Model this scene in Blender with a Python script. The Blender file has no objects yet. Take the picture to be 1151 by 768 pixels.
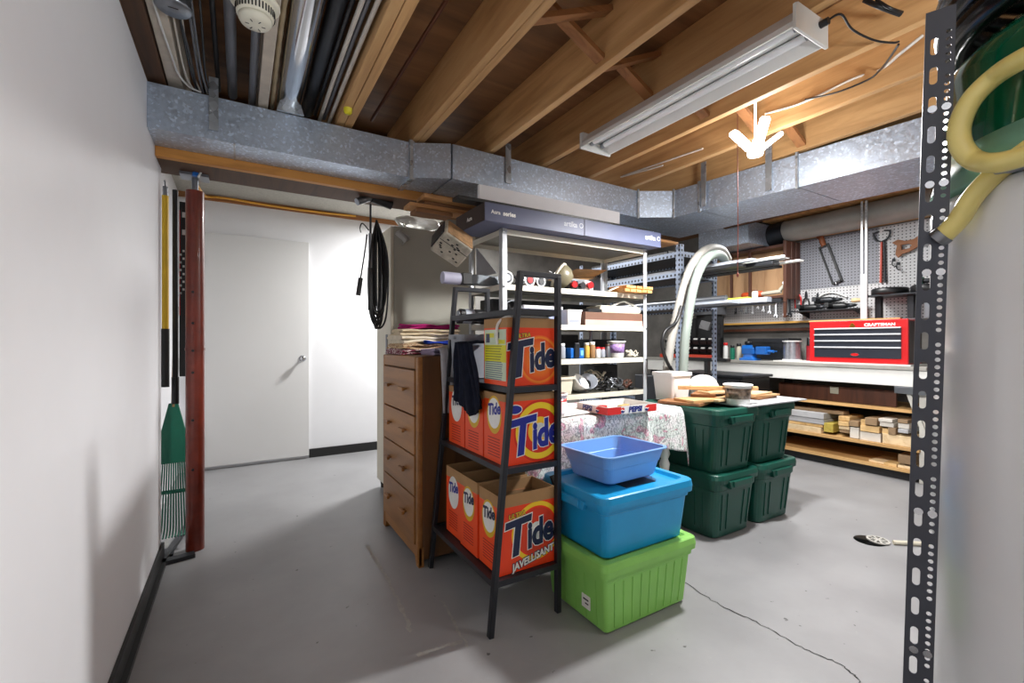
import bpy, math, random
from mathutils import Vector, Matrix, noise
from mathutils.geometry import tessellate_polygon
random.seed(7)
PI = math.pi
SC = bpy.context.scene
COL = SC.collection

# ---------------------------------------------------------------- camera model (16 mm lens, level, eye height 1.15 m)
EYE = 1.15; FPX = 510.0; CX, CY = 575.5, 384.0
YAW = math.radians(31.1)
FW = Vector((math.sin(YAW), math.cos(YAW), 0)); RT = Vector((math.cos(YAW), -math.sin(YAW), 0))

def P(px, py, x=None, y=None, z=None):
    """point of the place seen at a photo pixel, on the plane X=x, Y=y or Z=z"""
    d = FW + RT*((px-CX)/FPX) + Vector((0, 0, (CY-py)/FPX))
    t = x/d.x if x is not None else (y/d.y if y is not None else (z-EYE)/d.z)
    return Vector((0, 0, EYE)) + d*t

# ---------------------------------------------------------------- mesh builder
def circ(n, r=1.0, a0=0.0):
    return [(r*math.cos(a0+2*PI*i/n), r*math.sin(a0+2*PI*i/n)) for i in range(n)]

class MB:
    def __init__(s):
        s.v = []; s.f = []; s.m = []; s.s = []
    def add(s, verts, faces, mi=0, smooth=False, M=None):
        b = len(s.v)
        for p in verts:
            p = Vector(p)
            s.v.append(M @ p if M else p)
        for f in faces:
            s.f.append([b+i for i in f]); s.m.append(mi); s.s.append(smooth)
        return s
    def box(s, lo, hi, mi=0, M=None):
        (x0, y0, z0), (x1, y1, z1) = lo, hi
        if x0 > x1: x0, x1 = x1, x0
        if y0 > y1: y0, y1 = y1, y0
        if z0 > z1: z0, z1 = z1, z0
        v = [(x0,y0,z0),(x1,y0,z0),(x1,y1,z0),(x0,y1,z0),(x0,y0,z1),(x1,y0,z1),(x1,y1,z1),(x0,y1,z1)]
        f = [(0,3,2,1),(4,5,6,7),(0,1,5,4),(1,2,6,5),(2,3,7,6),(3,0,4,7)]
        return s.add(v, f, mi, False, M)
    def cbox(s, c, size, mi=0, rot=None, M=None):
        T = Matrix.Translation(Vector(c))
        if rot: T = T @ (Matrix.Rotation(rot[2],4,'Z') @ Matrix.Rotation(rot[1],4,'Y') @ Matrix.Rotation(rot[0],4,'X'))
        if M: T = M @ T
        h = Vector(size)/2
        return s.box(-h, h, mi, T)
    def bar(s, p0, p1, w, h, mi=0, up=(0,0,1), ext=0):
        """rectangular bar from p0 to p1, w across, h along 'up'"""
        p0 = Vector(p0); p1 = Vector(p1); d = (p1-p0)
        L = d.length; d.normalize()
        u = Vector(up); r = d.cross(u)
        if r.length < 1e-4: r = d.cross(Vector((0,1,0)))
        r.normalize(); u = r.cross(d)
        M = Matrix((( r.x, d.x, u.x, p0.x),(r.y, d.y, u.y, p0.y),(r.z, d.z, u.z, p0.z),(0,0,0,1)))
        return s.box((-w/2,-ext,-h/2),(w/2,L+ext,h/2), mi, M)
    def cyl(s, p0, p1, r0, r1=None, n=16, mi=0, caps=True, smooth=True):
        p0 = Vector(p0); p1 = Vector(p1)
        if r1 is None: r1 = r0
        d = (p1-p0).normalized()
        a = d.orthogonal().normalized(); b = d.cross(a)
        v = []
        for p, r in ((p0,r0),(p1,r1)):
            for i in range(n):
                t = 2*PI*i/n
                v.append(p + a*(r*math.cos(t)) + b*(r*math.sin(t)))
        f = [(i,(i+1)%n,n+(i+1)%n,n+i) for i in range(n)]
        s.add(v, f, mi, smooth)
        if caps:
            s.add(v[:n], [tuple(range(n))[::-1]], mi); s.add(v[n:], [tuple(range(n))], mi)
        return s
    def tube(s, pts, r, n=10, mi=0, closed=False, smooth=True, caps=True, rib=0):
        pts = [Vector(p) for p in pts]; m = len(pts)
        rs = r if isinstance(r, (list, tuple)) else [r]*m
        v = []; prev = None
        for i, p in enumerate(pts):
            if closed: t = pts[(i+1)%m]-pts[(i-1)%m]
            else: t = pts[min(i+1,m-1)]-pts[max(i-1,0)]
            t.normalize()
            if prev is None: a = t.orthogonal().normalized()
            else:
                a = prev - t*prev.dot(t)
                a = a.normalized() if a.length > 1e-6 else t.orthogonal().normalized()
            prev = a; b = t.cross(a)
            rr = rs[i]
            if rib: rr *= (1+rib*(i % 2))
            for k in range(n):
                q = 2*PI*k/n
                v.append(p + a*(rr*math.cos(q)) + b*(rr*math.sin(q)))
        f = []
        for i in range(m if closed else m-1):
            j = (i+1) % m
            for k in range(n):
                f.append((i*n+k, i*n+(k+1)%n, j*n+(k+1)%n, j*n+k))
        s.add(v, f, mi, smooth)
        if caps and not closed:
            s.add(v[:n], [tuple(range(n))[::-1]], mi); s.add(v[-n:], [tuple(range(n))], mi)
        return s
    def lathe(s, prof, n=24, mi=0, M=None, smooth=True, c=(0,0,0)):
        v = []; m = len(prof); c = Vector(c)
        for (r, z) in prof:
            for i in range(n):
                a = 2*PI*i/n
                v.append(c + Vector((r*math.cos(a), r*math.sin(a), z)))
        f = []
        for j in range(m-1):
            for i in range(n):
                f.append((j*n+i, j*n+(i+1)%n, (j+1)*n+(i+1)%n, (j+1)*n+i))
        if prof[0][0] > 1e-5: f.append(tuple(range(n))[::-1])
        if prof[-1][0] > 1e-5: f.append(tuple(range((m-1)*n, m*n)))
        return s.add(v, f, mi, smooth, M)
    def prism(s, poly, a, b, axis='z', mi=0, M=None):
        """2-D polygon extruded a..b along an axis: z -> (x,y), y -> (x,z), x -> (y,z)"""
        def mk(u, w, h): return {'z':(u,w,h),'y':(u,h,w),'x':(h,u,w)}[axis]
        n = len(poly)
        v = [mk(u,w,a) for u,w in poly] + [mk(u,w,b) for u,w in poly]
        f = [tuple(range(n))[::-1], tuple(range(n,2*n))] + [(i,(i+1)%n,n+(i+1)%n,n+i) for i in range(n)]
        return s.add(v, f, mi, False, M)
    def loft(s, secs, mi=0, M=None, k=4, cap0=True, cap1=True, c=(0,0,0), smooth=False):
        """rounded-rectangle sections (z, half_x, half_y, corner_radius) joined in order"""
        c = Vector(c); v = []; n = 4*(k+1)
        for (z, hx, hy, r) in secs:
            r = min(r, hx*.98, hy*.98)
            for q, (sx, sy) in enumerate(((1,1),(-1,1),(-1,-1),(1,-1))):
                for i in range(k+1):
                    a = PI/2*q + PI/2*i/k
                    v.append(c + Vector((sx*(hx-r)+r*math.cos(a), sy*(hy-r)+r*math.sin(a), z)))
        f = []
        for j in range(len(secs)-1):
            for i in range(n):
                f.append((j*n+i, j*n+(i+1)%n, (j+1)*n+(i+1)%n, (j+1)*n+i))
        s.add(v, f, mi, smooth, M)
        m = len(secs)
        if cap0: s.add(v[:n], [tuple(range(n))[::-1]], mi, False, M)
        if cap1: s.add(v[(m-1)*n:], [tuple(range(n))], mi, False, M)
        return s
    def plate(s, outer, holes, th, mi=0, M=None):
        """flat plate with real holes; outer and holes are 2-D loops, thickness along +z"""
        loops = [[Vector((x,y,0)) for x,y in outer]] + [[Vector((x,y,0)) for x,y in h] for h in holes]
        tri = tessellate_polygon(loops)
        flat = [p for l in loops for p in l]; n = len(flat)
        v = [(p.x,p.y,0) for p in flat] + [(p.x,p.y,th) for p in flat]
        f = [tuple(t) for t in tri] + [tuple(n+i for i in reversed(t)) for t in tri]
        b = 0
        for l in loops:
            m = len(l)
            for i in range(m):
                f.append((b+i, b+(i+1)%m, n+b+(i+1)%m, n+b+i))
            b += m
        return s.add(v, f, mi, False, M)
    def grid(s, fn, nu, nv, mi=0, smooth=True, thick=0):
        v = [Vector(fn(i/(nu-1), j/(nv-1))) for j in range(nv) for i in range(nu)]
        f = [(j*nu+i, j*nu+i+1, (j+1)*nu+i+1, (j+1)*nu+i) for j in range(nv-1) for i in range(nu-1)]
        return s.add(v, f, mi, smooth)
    def text(s, body, size, M, mi=0, shear=0.0, bold=0.0, ext=0.0006, sx=1.0):
        cu = bpy.data.curves.new('t', 'FONT'); cu.body = body; cu.size = size; cu.shear = shear
        cu.offset = bold; cu.extrude = ext; cu.align_x = 'CENTER'; cu.align_y = 'CENTER'
        cu.resolution_u = 3
        o = bpy.data.objects.new('t', cu); COL.objects.link(o)
        dg = bpy.context.evaluated_depsgraph_get(); dg.update()
        me = bpy.data.meshes.new_from_object(o.evaluated_get(dg))
        s.add([(p.co.x*sx, p.co.y, p.co.z) for p in me.vertices], [tuple(p.vertices) for p in me.polygons], mi, False, M)
        bpy.data.objects.remove(o); bpy.data.curves.remove(cu); bpy.data.meshes.remove(me)
        return s
    def ell(s, c, r, n=12, m=8, mi=0, M=None):
        v = []; f = []
        for j in range(m+1):
            ph = PI*j/m
            for i in range(n):
                a = 2*PI*i/n
                v.append((c[0]+r[0]*math.sin(ph)*math.cos(a), c[1]+r[1]*math.sin(ph)*math.sin(a), c[2]-r[2]*math.cos(ph)))
        for j in range(m):
            for i in range(n):
                f.append((j*n+i, j*n+(i+1)%n, (j+1)*n+(i+1)%n, (j+1)*n+i))
        return s.add(v, f, mi, True, M)

FRONT = lambda x, y, z, a=0.0: Matrix.Translation((x,y,z)) @ Matrix(((1,0,0,0),(0,0,-1,0),(0,1,0,0),(0,0,0,1))) @ Matrix.Rotation(a,4,'Z')   # faces -Y
SIDE = lambda x, y, z, a=0.0: Matrix.Translation((x,y,z)) @ Matrix(((0,0,-1,0),(-1,0,0,0),(0,1,0,0),(0,0,0,1))) @ Matrix.Rotation(a,4,'Z')    # faces -X

def build(mb, name, mats, parent=None, loc=None, bevel=0.0, sub=0, auto=True, local=False, rot=None, seg=2):
    """one mesh object; coordinates are world ones unless local"""
    if not isinstance(mats, (list, tuple)): mats = [mats]
    me = bpy.data.meshes.new(name)
    off = Vector((0,0,0))
    if not local:
        q = parent
        while q is not None: off += q.location; q = q.parent
        if loc is not None: off += Vector(loc)
    me.from_pydata([tuple(p-off) for p in mb.v], [], mb.f)
    for m in mats: me.materials.append(m)
    for p, mi, sm in zip(me.polygons, mb.m, mb.s):
        p.material_index = min(mi, len(mats)-1); p.use_smooth = sm
    me.validate(); me.update()
    import bmesh
    bm = bmesh.new(); bm.from_mesh(me)
    bmesh.ops.recalc_face_normals(bm, faces=bm.faces); bm.to_mesh(me); bm.free()
    o = bpy.data.objects.new(name, me); COL.objects.link(o)
    o.parent = parent
    if loc is not None: o.location = loc
    if rot is not None: o.rotation_euler = rot
    if bevel:
        b = o.modifiers.new('edge', 'BEVEL'); b.width = bevel; b.segments = seg; b.limit_method = 'ANGLE'; b.angle_limit = math.radians(50)
        b.harden_normals = False
    if sub:
        b = o.modifiers.new('smooth', 'SUBSURF'); b.levels = sub; b.render_levels = sub
    return o

def tag(o, label, cat, group=None, kind=None):
    o['label'] = label; o['category'] = cat
    if group: o['group'] = group
    if kind: o['kind'] = kind
    return o

def thing(name, label, cat, loc=(0,0,0), rotz=0.0, group=None):
    o = bpy.data.objects.new(name, None); COL.objects.link(o)
    o.empty_display_size = .05
    o.location = loc; o.rotation_euler = (0,0,rotz)
    return tag(o, label, cat, group)

def single(mb, name, mats, label, cat, loc=None, group=None, local=False, **k):
    """a thing that is one mesh"""
    if loc is None:
        xs = [p.x for p in mb.v]; ys = [p.y for p in mb.v]; zs = [p.z for p in mb.v]
        loc = ((min(xs)+max(xs))/2, (min(ys)+max(ys))/2, min(zs))
    return tag(build(mb, name, mats, loc=loc, local=local, **k), label, cat, group)

def struct(mb, name, mats, parent=None, **k):
    o = build(mb, name, mats, parent=parent, **k)
    if parent is None: o['kind'] = 'structure'
    return o

def dup(root, loc, rotz=None, label=None, group=None):
    r = root.copy(); COL.objects.link(r); r.location = loc
    if rotz is not None: r.rotation_euler = (0,0,rotz)
    if label: r['label'] = label
    if group: r['group'] = group
    for ch in list(root.children):
        c = ch.copy(); COL.objects.link(c); c.parent = r
        for g in list(ch.children):
            d = g.copy(); COL.objects.link(d); d.parent = c
    return r

def spline(pts, n=8):
    """Catmull-Rom through points"""
    pts = [Vector(p) for p in pts]; out = []
    for i in range(len(pts)-1):
        p0 = pts[max(i-1,0)]; p1 = pts[i]; p2 = pts[i+1]; p3 = pts[min(i+2,len(pts)-1)]
        for k in range(n):
            t = k/n
            out.append(.5*((2*p1)+(p2-p0)*t+(2*p0-5*p1+4*p2-p3)*t*t+(3*p1-p0-3*p2+p3)*t**3))
    out.append(pts[-1]); return out

# ---------------------------------------------------------------- materials
def lin(c):
    return tuple(((v/255)/12.92 if v/255 <= .04045 else ((v/255+.055)/1.055)**2.4) for v in c)
def col(c): return (*lin(c), 1)

def base_mat(name):
    m = bpy.data.materials.new(name); m.use_nodes = True
    nt = m.node_tree; b = nt.nodes['Principled BSDF']
    return m, nt, b

def N(nt, kind, **kw):
    n = nt.nodes.new(kind)
    for k, v in kw.items():
        if k.startswith('_'): setattr(n, k[1:], v)
        else: n.inputs[k].default_value = v
    return n

def ramp(nt, fac, stops, interp='LINEAR'):
    r = nt.nodes.new('ShaderNodeValToRGB'); r.color_ramp.interpolation = interp
    e = r.color_ramp.elements
    while len(e) < len(stops): e.new(0.5)
    for q, (pos, c) in zip(e, stops): q.position = pos; q.color = c if len(c) == 4 else col(c)
    nt.links.new(fac, r.inputs['Fac']); return r

def coords(nt, scale=(1,1,1), kind='Object', loc=(0,0,0), rot=(0,0,0)):
    t = nt.nodes.new('ShaderNodeTexCoord'); m = nt.nodes.new('ShaderNodeMapping')
    m.inputs['Scale'].default_value = scale; m.inputs['Location'].default_value = loc; m.inputs['Rotation'].default_value = rot
    nt.links.new(t.outputs[kind], m.inputs['Vector']); return m.outputs['Vector']

def bump(nt, b, h, strength=.2, dist=.01):
    n = N(nt, 'ShaderNodeBump', Strength=strength, Distance=dist)
    nt.links.new(h, n.inputs['Height']); nt.links.new(n.outputs['Normal'], b.inputs['Normal'])

def plain(name, c, rough=.5, metal=0.0, var=.08, nscale=9, bmp=0.0, bscale=60, coat=0.0, spec=.5):
    """one colour with gentle wear"""
    m, nt, b = base_mat(name)
    v = coords(nt)
    n = N(nt, 'ShaderNodeTexNoise', Scale=nscale, Detail=4.0, Roughness=.6); nt.links.new(v, n.inputs['Vector'])
    lo = tuple(max(0, x*(1-var)) for x in lin(c))+(1,); hi = tuple(min(1, x*(1+var)) for x in lin(c))+(1,)
    r = ramp(nt, n.outputs['Fac'], [(.3, lo), (.7, hi)]); nt.links.new(r.outputs['Color'], b.inputs['Base Color'])
    b.inputs['Roughness'].default_value = rough; b.inputs['Metallic'].default_value = metal
    b.inputs['Coat Weight'].default_value = coat; b.inputs['Specular IOR Level'].default_value = spec
    if bmp:
        n2 = N(nt, 'ShaderNodeTexNoise', Scale=bscale, Detail=3.0); nt.links.new(v, n2.inputs['Vector'])
        bump(nt, b, n2.outputs['Fac'], bmp, .004)
    return m

def wood(name, c1, c2, axis='y', scale=1.0, rough=.6, knots=True, c3=None, bmp=.1):
    m, nt, b = base_mat(name)
    s = {'x':(1.2,14,14),'y':(14,1.2,14),'z':(14,14,1.2)}[axis]
    oi = nt.nodes.new('ShaderNodeObjectInfo')
    tc = nt.nodes.new('ShaderNodeTexCoord'); mp = nt.nodes.new('ShaderNodeMapping')
    mp.inputs['Scale'].default_value = tuple(q*scale for q in s)
    cm = N(nt, 'ShaderNodeVectorMath', _operation='SCALE'); cm.inputs['Scale'].default_value = 37.0
    comb = nt.nodes.new('ShaderNodeCombineXYZ')
    for k in 'XYZ': nt.links.new(oi.outputs['Random'], comb.inputs[k])
    nt.links.new(comb.outputs[0], cm.inputs[0]); nt.links.new(cm.outputs[0], mp.inputs['Location'])
    nt.links.new(tc.outputs['Object'], mp.inputs['Vector']); v = mp.outputs['Vector']
    n = N(nt, 'ShaderNodeTexNoise', Scale=1.0, Detail=6.0, Roughness=.62, Distortion=.6); nt.links.new(v, n.inputs['Vector'])
    stops = [(.28, col(c1)), (.52, col(c2)), (.75, col(c3 or c2))]
    r = ramp(nt, n.outputs['Fac'], stops)
    n2 = N(nt, 'ShaderNodeTexNoise', Scale=.22, Detail=3.0); nt.links.new(v, n2.inputs['Vector'])
    hs = N(nt, 'ShaderNodeHueSaturation'); nt.links.new(r.outputs['Color'], hs.inputs['Color'])
    ma = N(nt, 'ShaderNodeMapRange'); ma.inputs['From Min'].default_value = .3; ma.inputs['From Max'].default_value = .7
    ma.inputs['To Min'].default_value = .78; ma.inputs['To Max'].default_value = 1.15
    nt.links.new(n2.outputs['Fac'], ma.inputs['Value']); nt.links.new(ma.outputs['Result'], hs.inputs['Value'])
    nt.links.new(hs.outputs['Color'], b.inputs['Base Color'])
    b.inputs['Roughness'].default_value = rough
    bump(nt, b, n.outputs['Fac'], bmp, .003)
    return m

def galv(name, c=(168,176,186), rough=.38, scale=60):
    m, nt, b = base_mat(name)
    v = coords(nt, (1,1,1))
    vo = N(nt, 'ShaderNodeTexVoronoi', Scale=scale); nt.links.new(v, vo.inputs['Vector'])
    sep = nt.nodes.new('ShaderNodeSeparateColor'); nt.links.new(vo.outputs['Color'], sep.inputs['Color'])
    d = tuple(x*.86 for x in lin(c))+(1,); l = tuple(min(1,x*1.3) for x in lin(c))+(1,)
    r = ramp(nt, sep.outputs[0], [(0, d), (.8, col(c)), (.93, l)]); nt.links.new(r.outputs['Color'], b.inputs['Base Color'])
    b.inputs['Metallic'].default_value = .72
    rr = N(nt, 'ShaderNodeMapRange'); rr.inputs['To Min'].default_value = rough-.1; rr.inputs['To Max'].default_value = rough+.15
    nt.links.new(sep.outputs[1], rr.inputs['Value']); nt.links.new(rr.outputs['Result'], b.inputs['Roughness'])
    n2 = N(nt, 'ShaderNodeTexNoise', Scale=7.0, Detail=2.0); nt.links.new(v, n2.inputs['Vector'])
    bump(nt, b, n2.outputs['Fac'], .25, .01)
    return m

def dotted(name, c, hole, pitch, rad, plane='yz', rough=.5, metal=0.0):
    """surface with a regular pattern of round holes"""
    m, nt, b = base_mat(name)
    tc = nt.nodes.new('ShaderNodeTexCoord'); sp = nt.nodes.new('ShaderNodeSeparateXYZ'); nt.links.new(tc.outputs['Object'], sp.inputs[0])
    sq = []
    for ax in plane:
        a = N(nt, 'ShaderNodeMath', _operation='DIVIDE'); a.inputs[1].default_value = pitch; nt.links.new(sp.outputs['XYZ'.index(ax.upper())], a.inputs[0])
        f = N(nt, 'ShaderNodeMath', _operation='FRACT'); nt.links.new(a.outputs[0], f.inputs[0])
        d = N(nt, 'ShaderNodeMath', _operation='SUBTRACT'); d.inputs[1].default_value = .5; nt.links.new(f.outputs[0], d.inputs[0])
        p = N(nt, 'ShaderNodeMath', _operation='MULTIPLY'); nt.links.new(d.outputs[0], p.inputs[0]); nt.links.new(d.outputs[0], p.inputs[1]); sq.append(p)
    ad = N(nt, 'ShaderNodeMath', _operation='ADD'); nt.links.new(sq[0].outputs[0], ad.inputs[0]); nt.links.new(sq[1].outputs[0], ad.inputs[1])
    lt = N(nt, 'ShaderNodeMath', _operation='LESS_THAN'); lt.inputs[1].default_value = (rad/pitch)**2; nt.links.new(ad.outputs[0], lt.inputs[0])
    mx = N(nt, 'ShaderNodeMix', _data_type='RGBA'); nt.links.new(lt.outputs[0], mx.inputs['Factor'])
    mx.inputs['A'].default_value = col(c); mx.inputs['B'].default_value = col(hole)
    nt.links.new(mx.outputs['Result'], b.inputs['Base Color'])
    b.inputs['Roughness'].default_value = rough; b.inputs['Metallic'].default_value = metal
    return m

def emit(name, c, strength):
    m, nt, b = base_mat(name)
    b.inputs['Base Color'].default_value = col(c); b.inputs['Emission Color'].default_value = col(c); b.inputs['Emission Strength'].default_value = strength
    return m

def rings(name, stops, centre, radius, base, plane='xz', squash=1.0, soft=False):
    """printed face: concentric coloured rings around a point (object space)"""
    m, nt, b = base_mat(name)
    tc = nt.nodes.new('ShaderNodeTexCoord'); sp = nt.nodes.new('ShaderNodeSeparateXYZ'); nt.links.new(tc.outputs['Object'], sp.inputs[0])
    sq = []
    for ax, c0, k in zip(plane, centre, (1.0, squash)):
        d = N(nt, 'ShaderNodeMath', _operation='SUBTRACT'); d.inputs[1].default_value = c0; nt.links.new(sp.outputs['XYZ'.index(ax.upper())], d.inputs[0])
        e = N(nt, 'ShaderNodeMath', _operation='MULTIPLY'); e.inputs[1].default_value = k; nt.links.new(d.outputs[0], e.inputs[0])
        p = N(nt, 'ShaderNodeMath', _operation='MULTIPLY'); nt.links.new(e.outputs[0], p.inputs[0]); nt.links.new(e.outputs[0], p.inputs[1]); sq.append(p)
    ad = N(nt, 'ShaderNodeMath', _operation='ADD'); nt.links.new(sq[0].outputs[0], ad.inputs[0]); nt.links.new(sq[1].outputs[0], ad.inputs[1])
    rt = N(nt, 'ShaderNodeMath', _operation='SQRT'); nt.links.new(ad.outputs[0], rt.inputs[0])
    dv = N(nt, 'ShaderNodeMath', _operation='DIVIDE'); dv.inputs[1].default_value = radius*1.25; nt.links.new(rt.outputs[0], dv.inputs[0])
    r = ramp(nt, dv.outputs[0], [(p, col(c)) for p, c in stops]+[(.8, col(base))], 'LINEAR' if soft else 'CONSTANT')
    nt.links.new(r.outputs['Color'], b.inputs['Base Color']); b.inputs['Roughness'].default_value = .42
    return m
# ================================================================ materials shared in the place
def floor_mat():
    m, nt, b = base_mat('painted_concrete')
    v = coords(nt)
    n1 = N(nt, 'ShaderNodeTexNoise', Scale=1.6, Detail=5.0, Roughness=.6); nt.links.new(v, n1.inputs['Vector'])
    r1 = ramp(nt, n1.outputs['Fac'], [(.3, (132,132,134)), (.55, (145,145,147)), (.75, (154,154,156))])
    n2 = N(nt, 'ShaderNodeTexNoise', Scale=14.0, Detail=8.0, Roughness=.75); nt.links.new(v, n2.inputs['Vector'])
    r2 = ramp(nt, n2.outputs['Fac'], [(.64, (0,0,0)), (.72, (255,255,255))])
    mx = N(nt, 'ShaderNodeMix', _data_type='RGBA'); nt.links.new(r1.outputs['Color'], mx.inputs['A']); mx.inputs['B'].default_value = col((176,174,170))
    ml = N(nt, 'ShaderNodeMath', _operation='MULTIPLY'); ml.inputs[1].default_value = .45
    nt.links.new(r2.outputs['Color'], ml.inputs[0]); nt.links.new(ml.outputs[0], mx.inputs['Factor'])
    # dark specks and drips
    n3 = N(nt, 'ShaderNodeTexNoise', Scale=26.0, Detail=2.0); nt.links.new(v, n3.inputs['Vector'])
    r3 = ramp(nt, n3.outputs['Fac'], [(.73, (255,255,255)), (.77, (90,90,90))])
    mm = N(nt, 'ShaderNodeMix', _data_type='RGBA', _blend_type='MULTIPLY'); mm.inputs['Factor'].default_value = .8
    nt.links.new(mx.outputs['Result'], mm.inputs['A']); nt.links.new(r3.outputs['Color'], mm.inputs['B'])
    nt.links.new(mm.outputs['Result'], b.inputs['Base Color'])
    rr = N(nt, 'ShaderNodeMapRange'); rr.inputs['To Min'].default_value = .3; rr.inputs['To Max'].default_value = .55
    nt.links.new(n1.outputs['Fac'], rr.inputs['Value']); nt.links.new(rr.outputs['Result'], b.inputs['Roughness'])
    bump(nt, b, n2.outputs['Fac'], .08, .004)
    return m
M_FLOOR = floor_mat()
M_WALL = plain('white_wall_paint', (238,239,243), .55, var=.02, nscale=2)
M_DOOR = plain('white_door_paint', (222,222,222), .42, var=.015, nscale=2)
M_CONC = plain('bare_concrete', (128,126,122), .9, var=.2, nscale=5, bmp=.4, bscale=18)
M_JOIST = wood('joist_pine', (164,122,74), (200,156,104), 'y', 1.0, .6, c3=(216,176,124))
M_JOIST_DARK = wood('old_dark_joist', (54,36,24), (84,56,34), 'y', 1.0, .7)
M_JOIST_X = wood('bridging_pine', (120,78,44), (166,112,66), 'x', 1.2, .7)
M_PLY = wood('subfloor_plywood', (96,64,36), (132,90,52), 'x', .5, .65, c3=(156,110,68))
M_BEAM = wood('beam_fir', (168,108,44), (206,142,66), 'x', 1.0, .6)
M_PALEWOOD = plain('whitewashed_wood', (196,186,172), .7, var=.12, nscale=14)
M_FIBRE = plain('grey_fibreboard', (172,168,158), .9, var=.12, nscale=60, bmp=.3, bscale=70)
M_GALV = galv('galvanised_sheet', (190,203,220), .42, 90)
M_GALV2 = galv('galvanised_strap', (176,182,188), .35, 30)
M_BLACKTRIM = plain('black_vinyl', (30,30,31), .5)
M_CHROME = plain('bright_metal', (200,202,206), .18, 1.0, var=.03)
M_STEEL = plain('grey_steel', (140,144,150), .35, .9, var=.08)
M_DARKSTEEL = plain('dark_steel', (52,54,58), .4, .6, var=.12)
M_BLACK = plain('black_plastic', (22,23,25), .42, var=.1)
M_BLACKMETAL = plain('black_painted_metal', (40,42,48), .38, .3, var=.08)
M_WHITEPL = plain('white_plastic', (226,226,224), .4, var=.02)
M_WHITEMETAL = plain('white_enamel', (222,222,218), .35, var=.03)
M_CREAM = plain('cream_enamel', (206,200,182), .5, var=.04)
M_RED = plain('red_paint', (196,26,30), .3, coat=.3, var=.05)
M_BLUE = plain('blue_paint', (28,104,190), .35, coat=.2, var=.1)
M_YELLOW = plain('yellow_paint', (226,184,36), .45, var=.06)
M_BROWN = wood('brown_stained_wood', (52,28,18), (84,48,32), 'z', 1.2, .5)
M_CARD = plain('kraft_cardboard', (172,134,92), .85, var=.06, nscale=20)
M_CARDIN = plain('cardboard_inside', (150,120,86), .9, var=.08, nscale=20)
M_PAPER = plain('white_paper', (226,226,222), .7, var=.04)

# ================================================================ room shell
YB = -2.2                                    # the place goes on behind the camera
struct(MB().box((-.62,YB,-.12),(6.0,5.05,0)), 'floor', M_FLOOR)
struct(MB().box((-.47,YB,0),(-.35,3.02,2.325)), 'wall_left', M_WALL, bevel=.004)
struct(MB().box((-.60,3.02,0),(-.45,5.05,2.46)), 'wall_left_hall', M_WALL)
struct(MB().box((-.45,4.89,0),(1.9,5.05,2.46)), 'wall_far', M_WALL)
struct(MB().box((1.9,4.89,0),(5.5,5.05,2.57)), 'wall_workshop', M_CONC)
struct(MB().box((5.36,YB,0),(5.5,4.89,2.57)), 'wall_right', M_CONC)
struct(MB().box((-.62,YB,2.57),(6.0,5.05,2.60)), 'ceiling', M_PLY)
struct(MB().box((-.45,3.10,2.46),(1.9,4.89,2.48)), 'ceiling_hall', M_FIBRE)
struct(MB().box((-.45,4.86,2.415),(1.9,4.89,2.46)), 'trim_1', M_JOIST_X)
struct(MB().box((-.349,YB,.0),(-.336,3.02,.085)).box((-.349,YB,0),(-.318,3.02,.02)), 'baseboard_left', M_BLACKTRIM)
struct(MB().box((.60,4.872,0),(1.5,4.889,.085)), 'baseboard_far', M_BLACKTRIM)
struct(MB().bar((-.36,2.93,.01),(-.20,2.96,.01),.05,.02), 'trim_2', M_DARKSTEEL)
struct(MB().box((-.36,3.02,.0),(-.30,3.12,.012)).bar((-.335,2.95,.012),(-.26,3.5,.012),.03,.02), 'trim_3', M_DARKSTEEL)

# flush door, hung on the left
d = struct(MB().box((-.275,4.845,.03),(.595,4.888,2.12)), 'door_1', M_DOOR, bevel=.003)
k = MB().cyl((.535,4.845,.985),(.535,4.79,.985),.011).lathe([(0,0),(.018,.003),(.028,.016),(.026,.03),(.012,.04),(0,.04)],18,0,Matrix.Translation((.535,4.80,.985)) @ Matrix.Rotation(PI/2,4,'X'))
k.cyl((.535,4.846,.985),(.535,4.838,.985),.03)
build(k, 'door_knob', M_CHROME, d)
for z in (.25, 1.05, 1.85):
    build(MB().box((-.30,4.83,z-.05),(-.262,4.846,z+.05)).cyl((-.285,4.832,z-.055),(-.285,4.832,z+.055),.008), 'hinge', M_STEEL, d)
struct(MB().box((-.33,4.86,.0),(-.285,4.889,2.14)), 'trim_4', M_DOOR)

# floor crack, worn paint lines
def ribbon(pts, w, z=.0012, seed=1):
    rnd = random.Random(seed); mb = MB(); L = []
    fine = spline([Vector((p.x,p.y,z)) for p in pts], 10)
    fine = [p+Vector((rnd.uniform(-1,1)*.006, rnd.uniform(-1,1)*.006, 0)) for p in fine]
    v = []
    for i, p in enumerate(fine):
        t = (fine[min(i+1,len(fine)-1)]-fine[max(i-1,0)]).normalized(); s = Vector((-t.y,t.x,0))
        ww = w*rnd.uniform(.4,1.3); v += [p+s*ww/2, p-s*ww/2]
    f = [(2*i,2*i+1,2*i+3,2*i+2) for i in range(len(fine)-1)]
    return mb.add(v, f)
M_CRACK = plain('dark_crack', (44,43,43), .95)  # dark tone of the floor crack
M_SCUFF = plain('worn_paint', (158,157,154), .8, var=.12, nscale=40)
FL = bpy.data.objects['floor']
build(ribbon([P(752,643,z=0),P(800,675,z=0),P(850,700,z=0),P(905,730,z=0),P(945,748,z=0),P(968,768,z=0)], .006), 'crack', M_CRACK, FL)
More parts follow.
